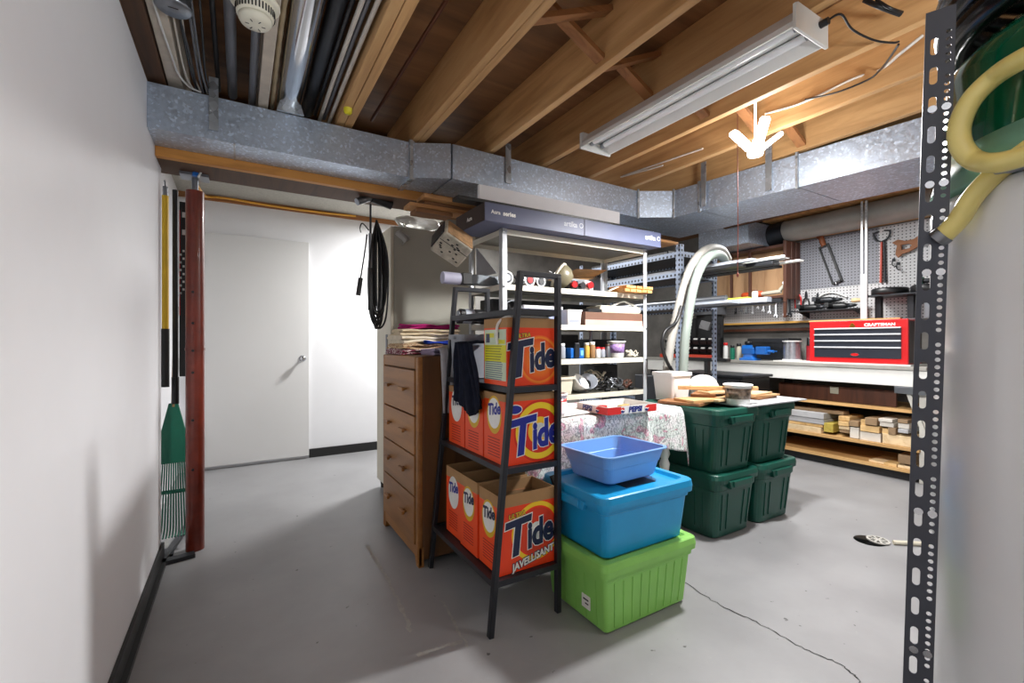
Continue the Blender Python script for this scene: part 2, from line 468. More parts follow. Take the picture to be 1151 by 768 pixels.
for pts, w in (([P(412,613,z=0),P(430,643,z=0),P(447,675,z=0),P(462,711,z=0)],.022), ([P(497,675,z=0),P(512,703,z=0),P(526,728,z=0)],.011),
               ([P(168,652,z=0),P(186,618,z=0),P(190,600,z=0)],.016), ([P(470,737,z=0),P(500,727,z=0),P(518,722,z=0)],.02)):
    build(ribbon(pts, w, .001, int(w*5000)), 'scuff', M_SCUFF, FL)

# ================================================================ ceiling timbers
def joist(x0, x1, name='ceiling_joist', m=None, z0=2.33, y0=YB, y1=3.10):
    return struct(MB().box((x0,y0,z0),(x1,y1,2.57)), name, m or M_JOIST, bevel=.003)
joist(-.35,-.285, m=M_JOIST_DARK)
joist(-.28,-.222, m=M_PALEWOOD, z0=2.345)
joist(.085,.128, m=M_PALEWOOD)
joist(.452,.494); joist(.497,.538)
joist(.872,.907); joist(.909,.945)
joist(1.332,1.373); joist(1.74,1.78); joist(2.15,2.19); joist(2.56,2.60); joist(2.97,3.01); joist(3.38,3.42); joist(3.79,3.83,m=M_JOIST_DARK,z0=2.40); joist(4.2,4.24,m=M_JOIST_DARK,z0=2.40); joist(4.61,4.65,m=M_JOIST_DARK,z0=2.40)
struct(MB().box((-.45,2.842,2.066),(1.9,3.10,2.33)), 'ceiling_beam', M_JOIST_DARK, bevel=.004)
struct(MB().box((-.349,2.803,2.062),(1.9,2.842,2.33)), 'ceiling_beam_board', M_BEAM, bevel=.002)

# cross bridging between joists: each pair of slats stands crossed
def bridging(xa, xb, y):
    for k, (z0, z1) in enumerate(((2.36,2.54),(2.54,2.36))):
        struct(MB().bar((xa,y+.05*k,z0),(xb,y+.05*k,z1),.05,.022,up=(0,0,1)), 'bridging_slat', M_JOIST_X)
for xa, xb, y in ((.945,1.332,1.42),(1.373,1.74,1.52),(1.78,2.15,1.50),(2.19,2.56,1.45),(2.60,2.97,1.42),(.538,.872,.98)):
    bridging(xa, xb, y)

# ================================================================ red steel post
t = thing('steel_column', 'red-brown round steel post standing at the end of the white wall', 'post', (-.205,3.06,0))
mb = MB().cyl((-.205,3.06,.0),(-.205,3.06,1.98),.044,n=24)
M_POST = plain('oxide_red_paint', (112,40,24), .32, var=.25, nscale=12, coat=.2)
build(mb, 'tube', M_POST, t)
build(MB().cyl((-.205,3.06,1.10),(-.205,3.06,1.115),.047,n=24), 'collar', M_POST, t)
mb = MB()
for z in (1.42,1.25,1.10,.98,.72,.45): mb.cyl((-.212,3.0165,z),(-.212,3.012,z),.007,n=10)
build(mb, 'pin_holes', M_BLACK, t)
build(MB().cyl((-.205,3.06,1.98),(-.205,3.06,2.05),.016).box((-.27,2.99,2.05),(-.14,3.10,2.064)), 'screw_jack', M_STEEL, t)

# ================================================================ sheet metal duct
ZD0, ZD1 = 2.109, 2.313
t = thing('sheet_metal_duct', 'galvanised rectangular heating duct running under the joists and turning at the corner', 'duct', (1.2,2.6,ZD0))
def dsec(poly, z0=ZD0, z1=ZD1): return MB().prism(poly, z0, z1)
build(dsec([(-.349,2.576),(.857,2.576),(.857,2.80),(-.349,2.80)]), 'duct_section', M_GALV, t)
build(dsec([(.865,2.576),(1.07,2.468),(1.07,2.79),(.865,2.80)]), 'duct_section', M_GALV, t)
build(dsec([(1.08,2.466),(2.637,2.50),(2.637,2.80),(1.08,2.79)]), 'duct_section', M_GALV, t)
build(dsec([(2.642,2.50),(2.875,2.357),(2.90,2.14),(3.50,2.14),(3.50,2.80),(2.642,2.80)]), 'duct_section', M_GALV, t)
build(dsec([(2.905,2.135),(2.975,1.50),(3.57,1.50),(3.505,2.135)]), 'duct_section', M_GALV, t)
build(dsec([(2.977,1.495),(3.16,-.4),(3.76,-.4),(3.572,1.495)]), 'duct_section', M_GALV, t)
build(MB().box((.853,2.562,ZD0-.012),(.872,2.80,ZD1+.012)).box((.873,2.57,ZD0-.01),(.885,2.80,ZD1+.01)), 'flange', M_GALV2, t)
for (x, y) in ((2.64,2.492),(2.872,2.35)):
    build(MB().cyl((x,y,ZD0-.01),(x,y,ZD1+.01),.009,n=8), 'flange', M_GALV2, t)
build(MB().bar((2.898,2.14,ZD0-.012),(2.898,2.14,ZD1+.012),.02,.02), 'flange', M_GALV2, t)
build(MB().bar((2.970,1.497,ZD0-.012),(2.970,1.497,ZD1+.012),.02,.014), 'flange', M_GALV2, t)
# underside seams
build(MB().box((-.02,2.57,ZD0-.004),(-.012,2.80,ZD0)), 'seam', M_GALV2, t)
# hanger straps
for (x, y, z1) in ((-.10,2.568,2.40),(1.46,2.466,2.40)):
    build(MB().box((x-.019,y-.003,ZD0+.04),(x+.019,y+.004,z1)), 'hanger_strap', M_GALV2, t)
for (x, y, z1) in ((2.89,2.10,2.45),(2.946,1.66,2.42)):
    build(MB().box((x-.004,y-.02,ZD0+.02),(x+.004,y+.02,z1)), 'hanger_strap', M_GALV2, t)
# ================================================================ things on the ceiling
# shop light
t = thing('fluorescent_fixture', 'long white twin-tube shop light fixed unlit under the joists', 'light fixture', (1.77,1.46,2.24))
x0, x1, ya, yb, zb, zt = 1.650, 1.866, .845, 1.98, 2.245, 2.328
mb = MB()
prof = [(x0,zb+.02),(x0,zb+.0),(x0+.008,zb),(x0+.055,zb+.05),(x1-.055,zb+.05),(x1-.008,zb),(x1,zb),(x1,zb+.02),(x1-.05,zt),(x0+.05,zt)]
mb.prism(prof, ya, yb, 'y')
build(mb, 'housing', M_WHITEMETAL, t)
for y in (ya-.012, yb):
    build(MB().prism([(x0-.004,zb-.010),(x1+.004,zb-.010),(x1+.004,zt-.006),(x1-.012,zt+.002),(x0+.012,zt+.002),(x0-.004,zt-.006)], y, y+.012, 'y'), 'end_cap', M_WHITEMETAL, t, bevel=.002)
M_TUBE = plain('unlit_tube_glass', (236,238,240), .2, var=.01)
for x in (1.718,1.798):
    tb = build(MB().cyl((x,ya+.03,zb+.033),(x,yb-.03,zb+.033),.0155,n=14), 'tube', M_TUBE, t)
    build(MB().cyl((x,ya+.005,zb+.033),(x,ya+.03,zb+.033),.0155,n=14).cyl((x,yb-.03,zb+.033),(x,yb-.005,zb+.033),.0155,n=14), 'tube_cap', M_STEEL, tb)
build(MB().box((1.733,ya,zb+.046),(1.783,yb,zb+.056)), 'channel', M_WHITEMETAL, t)
# its cord
a = Vector((1.81,ya-.01,2.30))
mb = MB().cyl(a+Vector((0,.0,0)), a+Vector((0,-.03,0)), .013, n=10)
mb.tube(spline([a+Vector((0,-.02,0)), P(945,16,x=1.86), P(958,33,x=1.95), P(982,45,x=2.06), P(1003,48,x=2.15), P(1010,47,x=2.19)], 6), .0042, 6)
single(mb, 'black_cable', M_BLACK, 'black power cord leaving the end of the white shop light', 'cord')

# three-lobed lamp
LED_POS = Vector((2.45,1.455,2.19))
t = thing('garage_lamp', 'glowing three-lobed garage lamp hanging below the joists near the duct', 'lamp', LED_POS)
M_GLOW = emit('lit_diffuser', (255,253,248), 6)
L = LED_POS
M_LAMPW = emit('lamp_body_glow', (255,253,248), 3.0)
build(MB().lathe([(0,-.012),(.036,-.012),(.04,-.004),(.04,.012),(.03,.02),(0,.02)], 20, c=L), 'hub', M_LAMPW, t)
for a, el in ((200,40),(272,68),(342,40)):
    a = math.radians(a); el = math.radians(el)
    # lobes: slim rounded paddles rising outward from the hub
    az = math.atan2(RT.y, RT.x) + (a - 3*PI/2)
    dirv = Vector((math.cos(az)*math.cos(el), math.sin(az)*math.cos(el), math.sin(el)))
    if abs(a-math.radians(272)) < .01:
        dirv = (Vector((0,0,1))*.8 - FW*.55).normalized()
    elif a < math.radians(272): dirv = (-RT*.78 + Vector((0,0,1))*.50 - FW*.25).normalized()
    else: dirv = (RT*.80 + Vector((0,0,1))*.62 + FW*.05).normalized()
    p0 = L + dirv*.035; p1 = L + dirv*.185
    side = dirv.cross(Vector((0,0,1))).normalized(); nrm = side.cross(dirv)
    M = Matrix(((side.x,nrm.x,dirv.x,p0.x),(side.y,nrm.y,dirv.y,p0.y),(side.z,nrm.z,dirv.z,p0.z),(0,0,0,1)))
    w = .027
    build(MB().loft([(0,w*.6,.010,.009),(.01,w,.013,.012),(.14,w,.013,.012),(.152,w*.7,.008,.008)], M=M, smooth=True), 'lobe', M_GLOW, t)
build(MB().cyl(L+Vector((0,.0,.02)), L+Vector((0,0,.075)), .015, n=12).cyl(L+Vector((0,0,.075)), L+Vector((0,0,.37)), .006, n=8), 'socket', M_LAMPW, t)
# pull string and lamp flex
mb = MB().tube([P(829,128,x=2.16), P(829,200,x=2.16), P(829.5,262,x=2.16), P(829,306,x=2.16)], .0022, 5)
mb.ell(P(829,309,x=2.16), (.006,.006,.012))
single(mb, 'pull_string', plain('faded_red_string', (150,84,72), .8), 'thin reddish pull string hanging beside the glowing lamp', 'string')
# cables strung across joists
M_CABLE = plain('cream_cable', (206,200,190), .5)
single(MB().tube(spline([P(1037,40,x=2.185), P(1012,60,x=2.185), P(990,78,x=2.55), P(960,88,x=2.55), P(925,105,x=2.55), P(895,118,x=2.55), P(860,128,x=2.55)],6), .006, 6), 'wire', M_CABLE, 'pale wire stapled along the joists over the lamp', 'wire')
single(MB().tube(spline([P(1010,50,x=2.185), P(998,68,x=2.35), P(988,80,x=2.5), P(975,90,x=2.54), P(940,104,x=2.54), P(905,112,x=2.54)],6), .0045, 6), 'wire', M_BLACK, 'thin black wire looping under the joists by the shop light cord', 'wire')
single(MB().tube(spline([P(745,186,x=2.54), P(720,193,x=2.54), P(700,198,x=2.54), P(790,167,x=2.54)][::-1],5), .006, 6), 'wire', M_CABLE, 'pale cable running along the joist above the duct corner', 'wire')
single(MB().tube(spline([P(972,0,x=2.02),P(985,6,x=2.02),P(998,11,x=2.05),P(1012,16,x=2.1)],5), .010, 6).tube(spline([P(985,0,x=2.02),P(1000,9,x=2.03),P(1014,14,x=2.1)],5), .006, 6), 'wire', M_BLACK, 'thick black wire pair crossing the joists at the top edge', 'wire')

# smoke alarm on its box
M_ALARM = plain('ivory_plastic', (226,222,204), .45, var=.02)
c = P(287,22,z=2.27); c = Vector((c.x,c.y,2.325))
t = thing('smoke_alarm', 'round ivory smoke alarm hanging from the joists', 'smoke alarm', c)
build(MB().lathe([(0,-.012),(.07,-.012),(.078,-.004),(.078,.002),(0,.002)], 32, c=c), 'base_plate', M_ALARM, t)
mb = MB().lathe([(0,-.075),(.03,-.075),(.046,-.07),(.052,-.06),(.052,-.05)], 32, c=c)
mb.lathe([(.05,-.05),(.058,-.046),(.06,-.03),(.06,-.014),(.056,-.012)], 32, c=c)
build(mb, 'cover', M_ALARM, t)
mb = MB()
for i in range(36):
    a = 2*PI*i/36
    mb.bar(c+Vector((.0608*math.cos(a),.0608*math.sin(a),-.044)), c+Vector((.0608*math.cos(a),.0608*math.sin(a),-.02)), .004,.002, up=(math.cos(a),math.sin(a),0))
build(mb, 'slots', M_BLACK, t)
mb = MB()
for a in range(0,360,60): mb.cbox(c+Vector((.025*math.cos(math.radians(a)),.025*math.sin(math.radians(a)),-.0755)), (.012,.003,.001), rot=(0,0,math.radians(a)))
build(mb, 'grille', M_BLACK, t)
build(MB().box((c.x-.045,c.y-.05,c.z+.002),(c.x+.05,c.y+.05,c.z+.06)), 'mounting_box', M_ALARM, t, bevel=.003)

# round blank cover
c = P(195,9,z=2.33); c = Vector((c.x,c.y,2.33))
t = thing('junction_cover', 'round grey blank cover on a ceiling box near the white wall', 'junction box', c)
build(MB().lathe([(0,-.006),(.05,-.006),(.056,0),(.056,.004),(0,.004)], 32, c=c), 'cover_plate', M_STEEL, t)
build(MB().cyl(c+Vector((0,0,.004)), c+Vector((0,0,.05)), .05, n=8), 'box', M_STEEL, t)
build(MB().cbox(c+Vector((0,-.01,-.0065)), (.03,.004,.001)), 'slot', M_BLACK, t)

# pipes and cables running with the joists over the duct
def run(name, xw, z, r, m, label, cat, y0=.3, y1=2.75, dx=0.0, n=14):
    return single(MB().cyl((xw,y0,z),(xw+dx,y1,z),r,n=n), name, m, label, cat)
M_GREYPIPE = plain('grey_plastic_pipe', (104,106,112), .4)
M_BLACKIRON = plain('black_iron_pipe', (36,34,34), .5, .3)
M_COPPERY = plain('brown_old_copper', (96,56,36), .5, .5)
run('gas_pipe', -.085, 2.43, .010, M_BLACKIRON, 'thin black iron pipe running between the joists by the smoke alarm', 'pipe')
run('drain_pipe', -.035, 2.42, .021, M_GREYPIPE, 'grey plastic pipe under the subfloor beside the smoke alarm', 'pipe', dx=.01)
run('conduit', .06, 2.37, .017, M_GREYPIPE, 'short grey conduit behind the smoke alarm running to the duct', 'pipe', y0=1.45)
run('water_pipe', .70, 2.47, .009, M_COPPERY, 'thin brown pipe alone in the wide bay between two pine joists', 'pipe', dx=-.02)
mb = MB().cyl((.205,-.4,2.40),(.225,2.62,2.40),.055,n=28).cyl((.20,.9,2.40),(.20,.915,2.40),.0565,n=28)
FLUE = plain('shiny_flue_metal', (206,208,212), .14, 1.0, var=.03, nscale=3)
t = thing('round_duct_pipe', 'shiny round metal vent pipe dropping into the rectangular duct', 'vent pipe', (.215,1.2,2.34))
build(mb, 'pipe', FLUE, t)
build(MB().cyl((.225,2.62,2.40),(.227,2.66,2.36),.055,.057,n=28).cyl((.227,2.66,2.36),(.227,2.67,2.313),.057,.06,n=28), 'elbow', FLUE, t)
build(MB().prism([(.165,2.313),(.29,2.313),(.275,2.365),(.18,2.365)], 2.555, 2.565, 'y'), 'collar', M_GALV2, t)
run('round_duct_pipe', .315, 2.43, .033, M_DARKSTEEL, 'dark narrow metal pipe beside the shiny vent pipe', 'vent pipe', dx=.01)
for i, (x, z, m, l) in enumerate(((.362,2.40,M_BLACK,'black cable stapled next to the dark narrow pipe'),(.385,2.375,M_CABLE,'pale flat cable between the black and grey cables'),
                              (.408,2.39,M_GREYPIPE,'grey cable running along the double joist'),(.432,2.37,M_CABLE,'pale cable tight against the double joist'))):
    single(MB().tube(spline([(x,.2,z),(x+.004,1.0,z-.006),(x-.003,1.8,z+.004),(x,2.7,z)],6), .0095, 8), 'cable', m, l, 'cable')
single(MB().tube(spline([(.147,.3,2.40),(.150,1.2,2.39),(.146,2.0,2.40),(.15,2.7,2.38)],14), .009, 7, rib=.25), 'rope', plain('jute_rope',(190,172,140),.9), 'beige twisted rope lying along the whitewashed joist', 'rope')
c = P(391,122,z=2.33)
t = thing('wire_nut', 'bright yellow plastic cap hanging beside the double joist above the duct', 'cap', c)
build(MB().lathe([(0,-.03),(.014,-.028),(.02,-.02),(.021,.02),(.024,.022),(.024,.032),(0,.034)], 16, c=c), 'cap', plain('vivid_yellow',(226,214,30),.4), t)
build(MB().cyl(c+Vector((0,0,.03)), c+Vector((0,0,.12)), .004, n=6), 'wire_end', M_BLACK, t)
# white cable beside the wall strip and a bundle of loose wires
single(MB().tube(spline([P(172,0,z=2.34),P(183,35,z=2.34),P(192,60,z=2.34),P(200,82,z=2.34),P(212,97,z=2.34),P(226,104,z=2.33)],6), .0045, 6), 'cable', M_WHITEPL, 'white cable curling down from the ceiling strip to the duct', 'cable')
rnd = random.Random(4)
mb = MB()
for i in range(9):
    x = -.20+.009*i
    mb.tube(spline([(x+.02,.8,2.42),(x+rnd.uniform(-.01,.01),1.4,2.39),(x+rnd.uniform(-.012,.012),2.0,2.38),(x+rnd.uniform(-.02,.02),2.45,2.36+rnd.uniform(-.02,.02)),(x+.02,2.62,2.34)],5), .0045, 5, mi=i % 3)
tag(build(mb, 'wire_bundle', [M_CABLE,M_GREYPIPE,M_BLACK], loc=(-.16,1.6,2.35)), 'loose bundle of grey and cream wires under the round blank cover', 'wires')
# ================================================================ niche behind the white wall
# long tools standing or hanging between wall end and post
mb = MB().cyl((-.343,3.115,1.22),(-.343,3.115,1.95),.016,n=14)
t = thing('long_handled_tool', 'tool with yellow upper handle and black lower grip hanging behind the wall end', 'tool', (-.343,3.115,.86))
build(mb, 'yellow_handle', M_YELLOW, t)
build(MB().cyl((-.343,3.115,.90),(-.343,3.115,1.22),.019,n=14), 'grip', M_BLACK, t)
build(MB().cyl((-.343,3.115,1.95),(-.343,3.115,2.0),.012,n=10).tube([(-.343,3.115,2.0),(-.343,3.10,2.03),(-.343,3.08,2.02)],.004,6), 'hook', M_STEEL, t)
t = thing('black_pole', 'plain black pole hanging between the yellow tool and the red post', 'pole', (-.303,3.16,.85))
build(MB().cyl((-.303,3.16,.95),(-.303,3.16,2.0),.014,n=12), 'shaft', M_BLACK, t)
build(MB().cyl((-.303,3.16,.80),(-.303,3.16,.95),.018,n=12), 'grip', M_BLACK, t)
t = thing('black_case', 'slim dark spirit level with red and white marks hanging close to the red post', 'level', (-.27,3.21,.95))
build(MB().box((-.288,3.195,.95),(-.25,3.225,1.95)), 'body', M_BLACK, t, bevel=.004)
mb = MB()
for i in range(12): mb.box((-.287+.014*(i%2),3.192,1.42+.022*i),(-.277+.014*(i%2),3.1955,1.432+.022*i))
build(mb, 'marks', M_PAPER, t)
for z in (1.76,1.86): build(MB().box((-.275,3.192,z),(-.253,3.1955,z+.03)), 'white_patch', M_PAPER, t)
build(MB().box((-.2885,3.1935,1.3),(-.283,3.1955,1.9)), 'edge_stripe', M_RED, t)
# rake
M_GREENPL = plain('rake_green', (20,110,86), .4)
t = thing('leaf_rake', 'green plastic leaf rake standing head down between wall and red post', 'rake', (-.34,3.17,.02))
rx, ry = -.315, 3.20
head = MB()
build(MB().cyl((rx,ry,.78),(rx+.01,ry+.02,1.35),.012,n=10), 'handle', wood('rake_handle',(160,120,70),(190,150,96),'z'), t)
head.prism([(rx-.022,.80),(rx+.022,.80),(rx+.075,.56),(rx+.06,.46),(rx-.06,.46),(rx-.075,.56)], ry-.010, ry+.004, 'y')
build(head, 'head', M_GREENPL, t, bevel=.004)
tn = MB()
for i in range(13):
    u = -1+2*i/12
    tn.tube(spline([(rx+.058*u,ry-.004,.47),(rx+.068*u,ry-.008,.30),(rx+.078*u,ry-.012,.12),(rx+.082*u,ry-.04,.075),(rx+.082*u,ry-.075,.065)],4), .0042, 5)
tn.box((rx-.066,ry-.012,.29),(rx+.066,ry-.004,.31)); 
build(tn, 'tines', M_GREENPL, t)
t = thing('hoe', 'thin grey metal rod tool leaning in the corner behind the green rake', 'tool', (-.40,3.13,0))
build(MB().tube(spline([(-.40,3.12,.95),(-.405,3.13,.5),(-.405,3.12,.18),(-.39,3.09,.16),(-.375,3.08,.2)],6), .008, 8), 'rod', M_STEEL, t)
build(MB().cyl((-.40,3.12,.95),(-.398,3.12,1.7),.012,n=10), 'handle', M_GREYPIPE, t)
# clutter on top by the beam
t = thing('spray_gun', 'blue plastic hose nozzle hanging at the top of the red post', 'nozzle', P(222,190,y=3.05))
c = P(220,190,y=3.0)
build(MB().cyl(c+Vector((-.0,0,-.04)), c+Vector((0,0,.03)), .018, n=14).lathe([(.018,0),(.024,.01),(.02,.03),(0,.035)],14,c=c+Vector((0,0,.03))), 'body', M_BLUE, t)
build(MB().cyl(c+Vector((.02,0,.01)), c+Vector((.085,0,.005)), .016, .02, n=14), 'nozzle_head', M_BLUE, t)
build(MB().tube(spline([c+Vector((.016,-.02,.04)), c+Vector((.03,-.022,.0)), c+Vector((.012,-.02,-.05))],5), .006, 6), 'lever', M_WHITEPL, t)
single(MB().tube(spline([P(219,205,y=3.14),P(226,216,y=3.3),P(232,221,y=4.7),P(245,222,y=4.82),P(262,224,y=4.82),P(290,229,y=4.82),P(330,235,y=4.83),P(370,240,y=4.83),P(400,243,y=4.83)],8), .010, 8), 'extension_cord',
       plain('yellow_cord',(236,170,60),.5), 'yellow-orange extension cord draped along the top of the white far wall', 'cord')

# tall cream cabinet
t = thing('storage_cabinet', 'tall cream metal cabinet standing between the white wall and the dresser', 'cabinet', (1.25,3.44,0))
M_CABSIDE = plain('grey_green_enamel', (168,166,154), .5, var=.03)
build(MB().box((.965,3.245,.05),(1.62,3.63,1.985)), 'body', M_CABSIDE, t, bevel=.006)
build(MB().box((.94,3.25,.07),(.963,3.627,1.98)), 'door', M_CREAM, t, bevel=.004)
build(MB().cyl((.925,3.30,1.0),(.925,3.30,1.2),.008,n=10).cyl((.94,3.30,1.02),(.925,3.30,1.02),.006,n=8).cyl((.94,3.30,1.18),(.925,3.30,1.18),.006,n=8), 'door_handle', M_STEEL, t)
for x in (.98,1.60):
    for y in (3.27,3.60): build(MB().cyl((x,y,0),(x,y,.052),.016,.02,n=12), 'foot', M_BLACK, t)
# things on top of it
c = Vector((1.12,3.40,1.985))
M_BAG = plain('cloudy_plastic', (206,204,198), .3, var=.08); M_BAG.node_tree.nodes['Principled BSDF'].inputs['Transmission Weight'].default_value = .35
rnd = random.Random(11)
def bagfn(u, v):
    a = 2*PI*u; ph = PI*(v*.98+.01); r = 1+.18*noise.noise(Vector((3*math.cos(a),3*math.sin(a),4*v)))
    return (1.16+.17*r*math.sin(ph)*math.cos(a), 3.30+.09*r*math.sin(ph)*math.sin(a), 2.04-.055*r*math.cos(ph))
mb = MB().grid(bagfn, 28, 14)
def tailfn(u, v):
    return (1.0+.05*u+.03*math.sin(9*v+2*u), 3.225+.02*math.sin(7*u+3*v), 2.02-.17*v)
mb.grid(tailfn, 6, 10)
single(mb, 'plastic_bag', M_BAG, 'crumpled cloudy plastic bag lying on top of the tall cream cabinet', 'bag')

# trouble light and cord hanging from the beam
hc = Vector((.745,2.98,2.05))
t = thing('coiled_cable', 'black trouble-light cord coiled in long loops hanging under the beam', 'cord', hc)
mb = MB()
for i in range(13):
    o = (i-6)*.006; w = (.012+.0032*i) if i % 2 else (.055-.003*i); zt = 1.93-.006*i; zb = 1.235+.022*((i*5)%6)
    pts = [(hc.x+.03+o*.4, hc.y+o, zt), (hc.x+.03-w, hc.y+o, (zt*2+zb)/3), (hc.x+.03-w*.9, hc.y+o, zb+.10), (hc.x+.03, hc.y+o, zb), (hc.x+.03+w*.9, hc.y+o, zb+.10), (hc.x+.03+w, hc.y+o, (zt*2+zb)/3), (hc.x+.03+o*.4, hc.y+o, zt)]
    mb.tube(spline(pts, 8), .006, 7)
build(mb, 'coils', M_BLACK, t)
mb = MB().cyl((hc.x-.02,2.955,1.35),(hc.x-.02,2.955,1.62),.016,n=12)
build(mb, 'lamp_grip', M_BLACK, t)
build(MB().cyl((hc.x-.02,2.955,1.62),(hc.x-.02,2.955,1.84),.013,n=12), 'lamp_tube', M_STEEL, t)
mb = MB().cyl((hc.x-.02,2.955,1.84),(hc.x-.02,2.955,2.03),.007,n=10)
mb.tube(spline([(hc.x-.03,2.955,1.86),(hc.x-.07,2.955,1.90),(hc.x-.085,2.955,1.87),(hc.x-.08,2.955,1.84)],5), .004, 6)
build(mb, 'hook', M_DARKSTEEL, t)
mb = MB().cyl((hc.x-.10,2.94,1.44),(hc.x-.085,2.94,1.55),.015,n=12)
build(mb, 'plug_end', M_BLACK, t)
build(MB().tube(spline([(hc.x-.085,2.94,1.55),(hc.x-.055,2.94,1.75),(hc.x-.045,2.945,1.83)],5), .005, 6), 'plug_lead', M_BLACK, t)
c = P(418,226,y=2.97)
t = thing('drop_light', 'black and grey work lamp head tucked under the beam above the hanging cord', 'lamp', c)
build(MB().cyl(c+Vector((-.10,-.03,-.03)), c+Vector((.0,0,.03)), .022, .026, n=14), 'reflector', M_STEEL, t)
build(MB().cyl(c+Vector((.0,0,.02)), c+Vector((.13,.01,-.005)), .03, n=14), 'housing', M_BLACK, t)

# ================================================================ dresser
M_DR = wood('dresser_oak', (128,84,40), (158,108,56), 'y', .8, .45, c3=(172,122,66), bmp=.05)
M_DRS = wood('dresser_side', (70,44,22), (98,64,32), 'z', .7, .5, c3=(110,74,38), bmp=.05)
t = thing('dresser', 'old brown wooden dresser with four drawers and small wooden pulls', 'dresser', (.99,2.535,0))
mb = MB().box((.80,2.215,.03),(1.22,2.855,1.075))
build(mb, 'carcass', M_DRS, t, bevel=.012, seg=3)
build(MB().box((.778,2.212,.0),(.806,2.25,1.07)).box((.778,2.82,0),(.806,2.858,1.07)), 'stiles', M_DR, t, bevel=.008)
build(MB().prism([(2.212,.0),(2.25,.0),(2.27,.045),(2.80,.045),(2.82,.0),(2.858,.0),(2.858,.10),(2.212,.10)], .782, .81, 'x'), 'base_rail', M_DR, t)
build(MB().box((.776,2.25,1.005),(.81,2.82,1.072)), 'top_rail', M_DR, t, bevel=.01)
zz = [(1.0,.77),(.762,.566),(.558,.356),(.348,.106)]
for a, b in zz:
    dr = build(MB().box((.772,2.253,b),(.80,2.817,a)), 'drawer', M_DR, t, bevel=.004)
    zc = (a+b)/2+.01
    for y in (2.40,2.68):
        build(MB().box((.742,y-.038,zc-.008),(.758,y+.038,zc+.010)).box((.757,y-.022,zc-.004),(.774,y-.010,zc+.006)).box((.757,y+.010,zc-.004),(.774,y+.022,zc+.006)), 'pull', M_DR, dr, bevel=.003)

# linens folded on the dresser
def fabric(name, c, var=.1, scale=30, pat=None):
    m, nt, b = base_mat(name); v = coords(nt)
    n = N(nt, 'ShaderNodeTexNoise', Scale=scale, Detail=3.0); nt.links.new(v, n.inputs['Vector'])
    if pat: r = ramp(nt, n.outputs['Fac'], pat, 'CONSTANT')
    else: r = ramp(nt, n.outputs['Fac'], [(.3, tuple(x*(1-var) for x in lin(c))+(1,)), (.7, tuple(min(1,x*(1+var)) for x in lin(c))+(1,))])
    nt.links.new(r.outputs['Color'], b.inputs['Base Color']); b.inputs['Roughness'].default_value = .95; b.inputs['Specular IOR Level'].default_value = .2
    w = N(nt, 'ShaderNodeTexWave', Scale=90.0); nt.links.new(v, w.inputs['Vector']); bump(nt, b, w.outputs['Fac'], .1, .002)
    return m
M_MAGENTA = fabric('magenta_cloth', (170,36,110)); M_ECRU = fabric('ecru_cloth', (206,190,160)); M_LINEN = fabric('pale_linen', (216,206,186))
M_PLUM = fabric('plum_print', (110,50,70), scale=45, pat=[(.0,(112,44,62)),(.5,(196,178,176)),(.6,(90,40,56))])
M_LAV = fabric('lavender_cloth', (168,156,184)); M_GREYCL = fabric('grey_cloth', (176,176,182)); M_NAVY = fabric('navy_cloth', (24,28,42), .3)
M_BLUECL = fabric('blue_cloth', (40,70,170)); M_BEIGECL = fabric('beige_print', (190,166,130), scale=35, pat=[(0,(196,172,136)),(.52,(160,120,90)),(.6,(206,190,160))])
def folded(c, lx, ly, h, m, label, layers=3, seed=1, rz=0.0):
    """a folded cloth: stacked soft layers joined at a rounded fold"""
    rnd = random.Random(seed); mb = MB(); T = Matrix.Translation(Vector(c)) @ Matrix.Rotation(rz,4,'Z')
    th = h/layers
    for k in range(layers):
        dx = rnd.uniform(-.012,.012); dy = rnd.uniform(-.012,.012)
        def top(u, v, k=k, dx=dx, dy=dy):
            # closed flattened ring in cross-section (v around), u along
            a = 2*PI*v; cx = math.cos(a); sz = math.sin(a)
            y = (abs(cx)**.35)*math.copysign(1,cx)*ly/2; z = (abs(sz)**.8)*math.copysign(1,sz)*th*.56
            x = (u-.5)*lx*(1-.02*abs(sz))
            w = noise.noise(Vector((x*9+seed, y*9, k*3.1)))*.013
            return T @ Vector((x+dx, y+dy, th*(k+.5)+z+w))
        mb.grid(top, 14, 22)
        for uu in (0,1):
            ring = [top(uu, j/21) for j in range(21)]
            mb.add(ring, [tuple(range(21))], 0)
    return single(mb, 'folded_cloth', m, label, 'cloth', loc=c)
z = 1.076
folded((.90,2.66,z), .22,.34,.028, M_PLUM, 'dark plum printed cloth folded at the bottom of the linen stack', 2, 3)
folded((1.03,2.44,z), .28,.34,.03, M_LAV, 'lavender cloth folded flat at the edge of the dresser top', 2, 5)
folded((.92,2.69,z+.03), .24,.32,.03, M_BEIGECL, 'beige patterned cloth folded below the pale linens', 2, 7)
folded((1.02,2.60,z+.062), .18,.18,.014, M_BLUECL, 'bright blue folded cloth peeking out of the linen stack', 2, 15)
folded((.98,2.70,z+.062), .34,.26,.045, M_LINEN, 'pale linen folded thick in the middle of the stack', 2, 9, .06)
folded((.99,2.70,z+.108), .36,.26,.04, M_ECRU, 'ecru cloth folded right under the magenta one', 2, 11, -.05)
folded((1.03,2.72,z+.15), .32,.22,.028, M_MAGENTA, 'magenta cloth folded on top of the linen stack', 2, 13, .04)
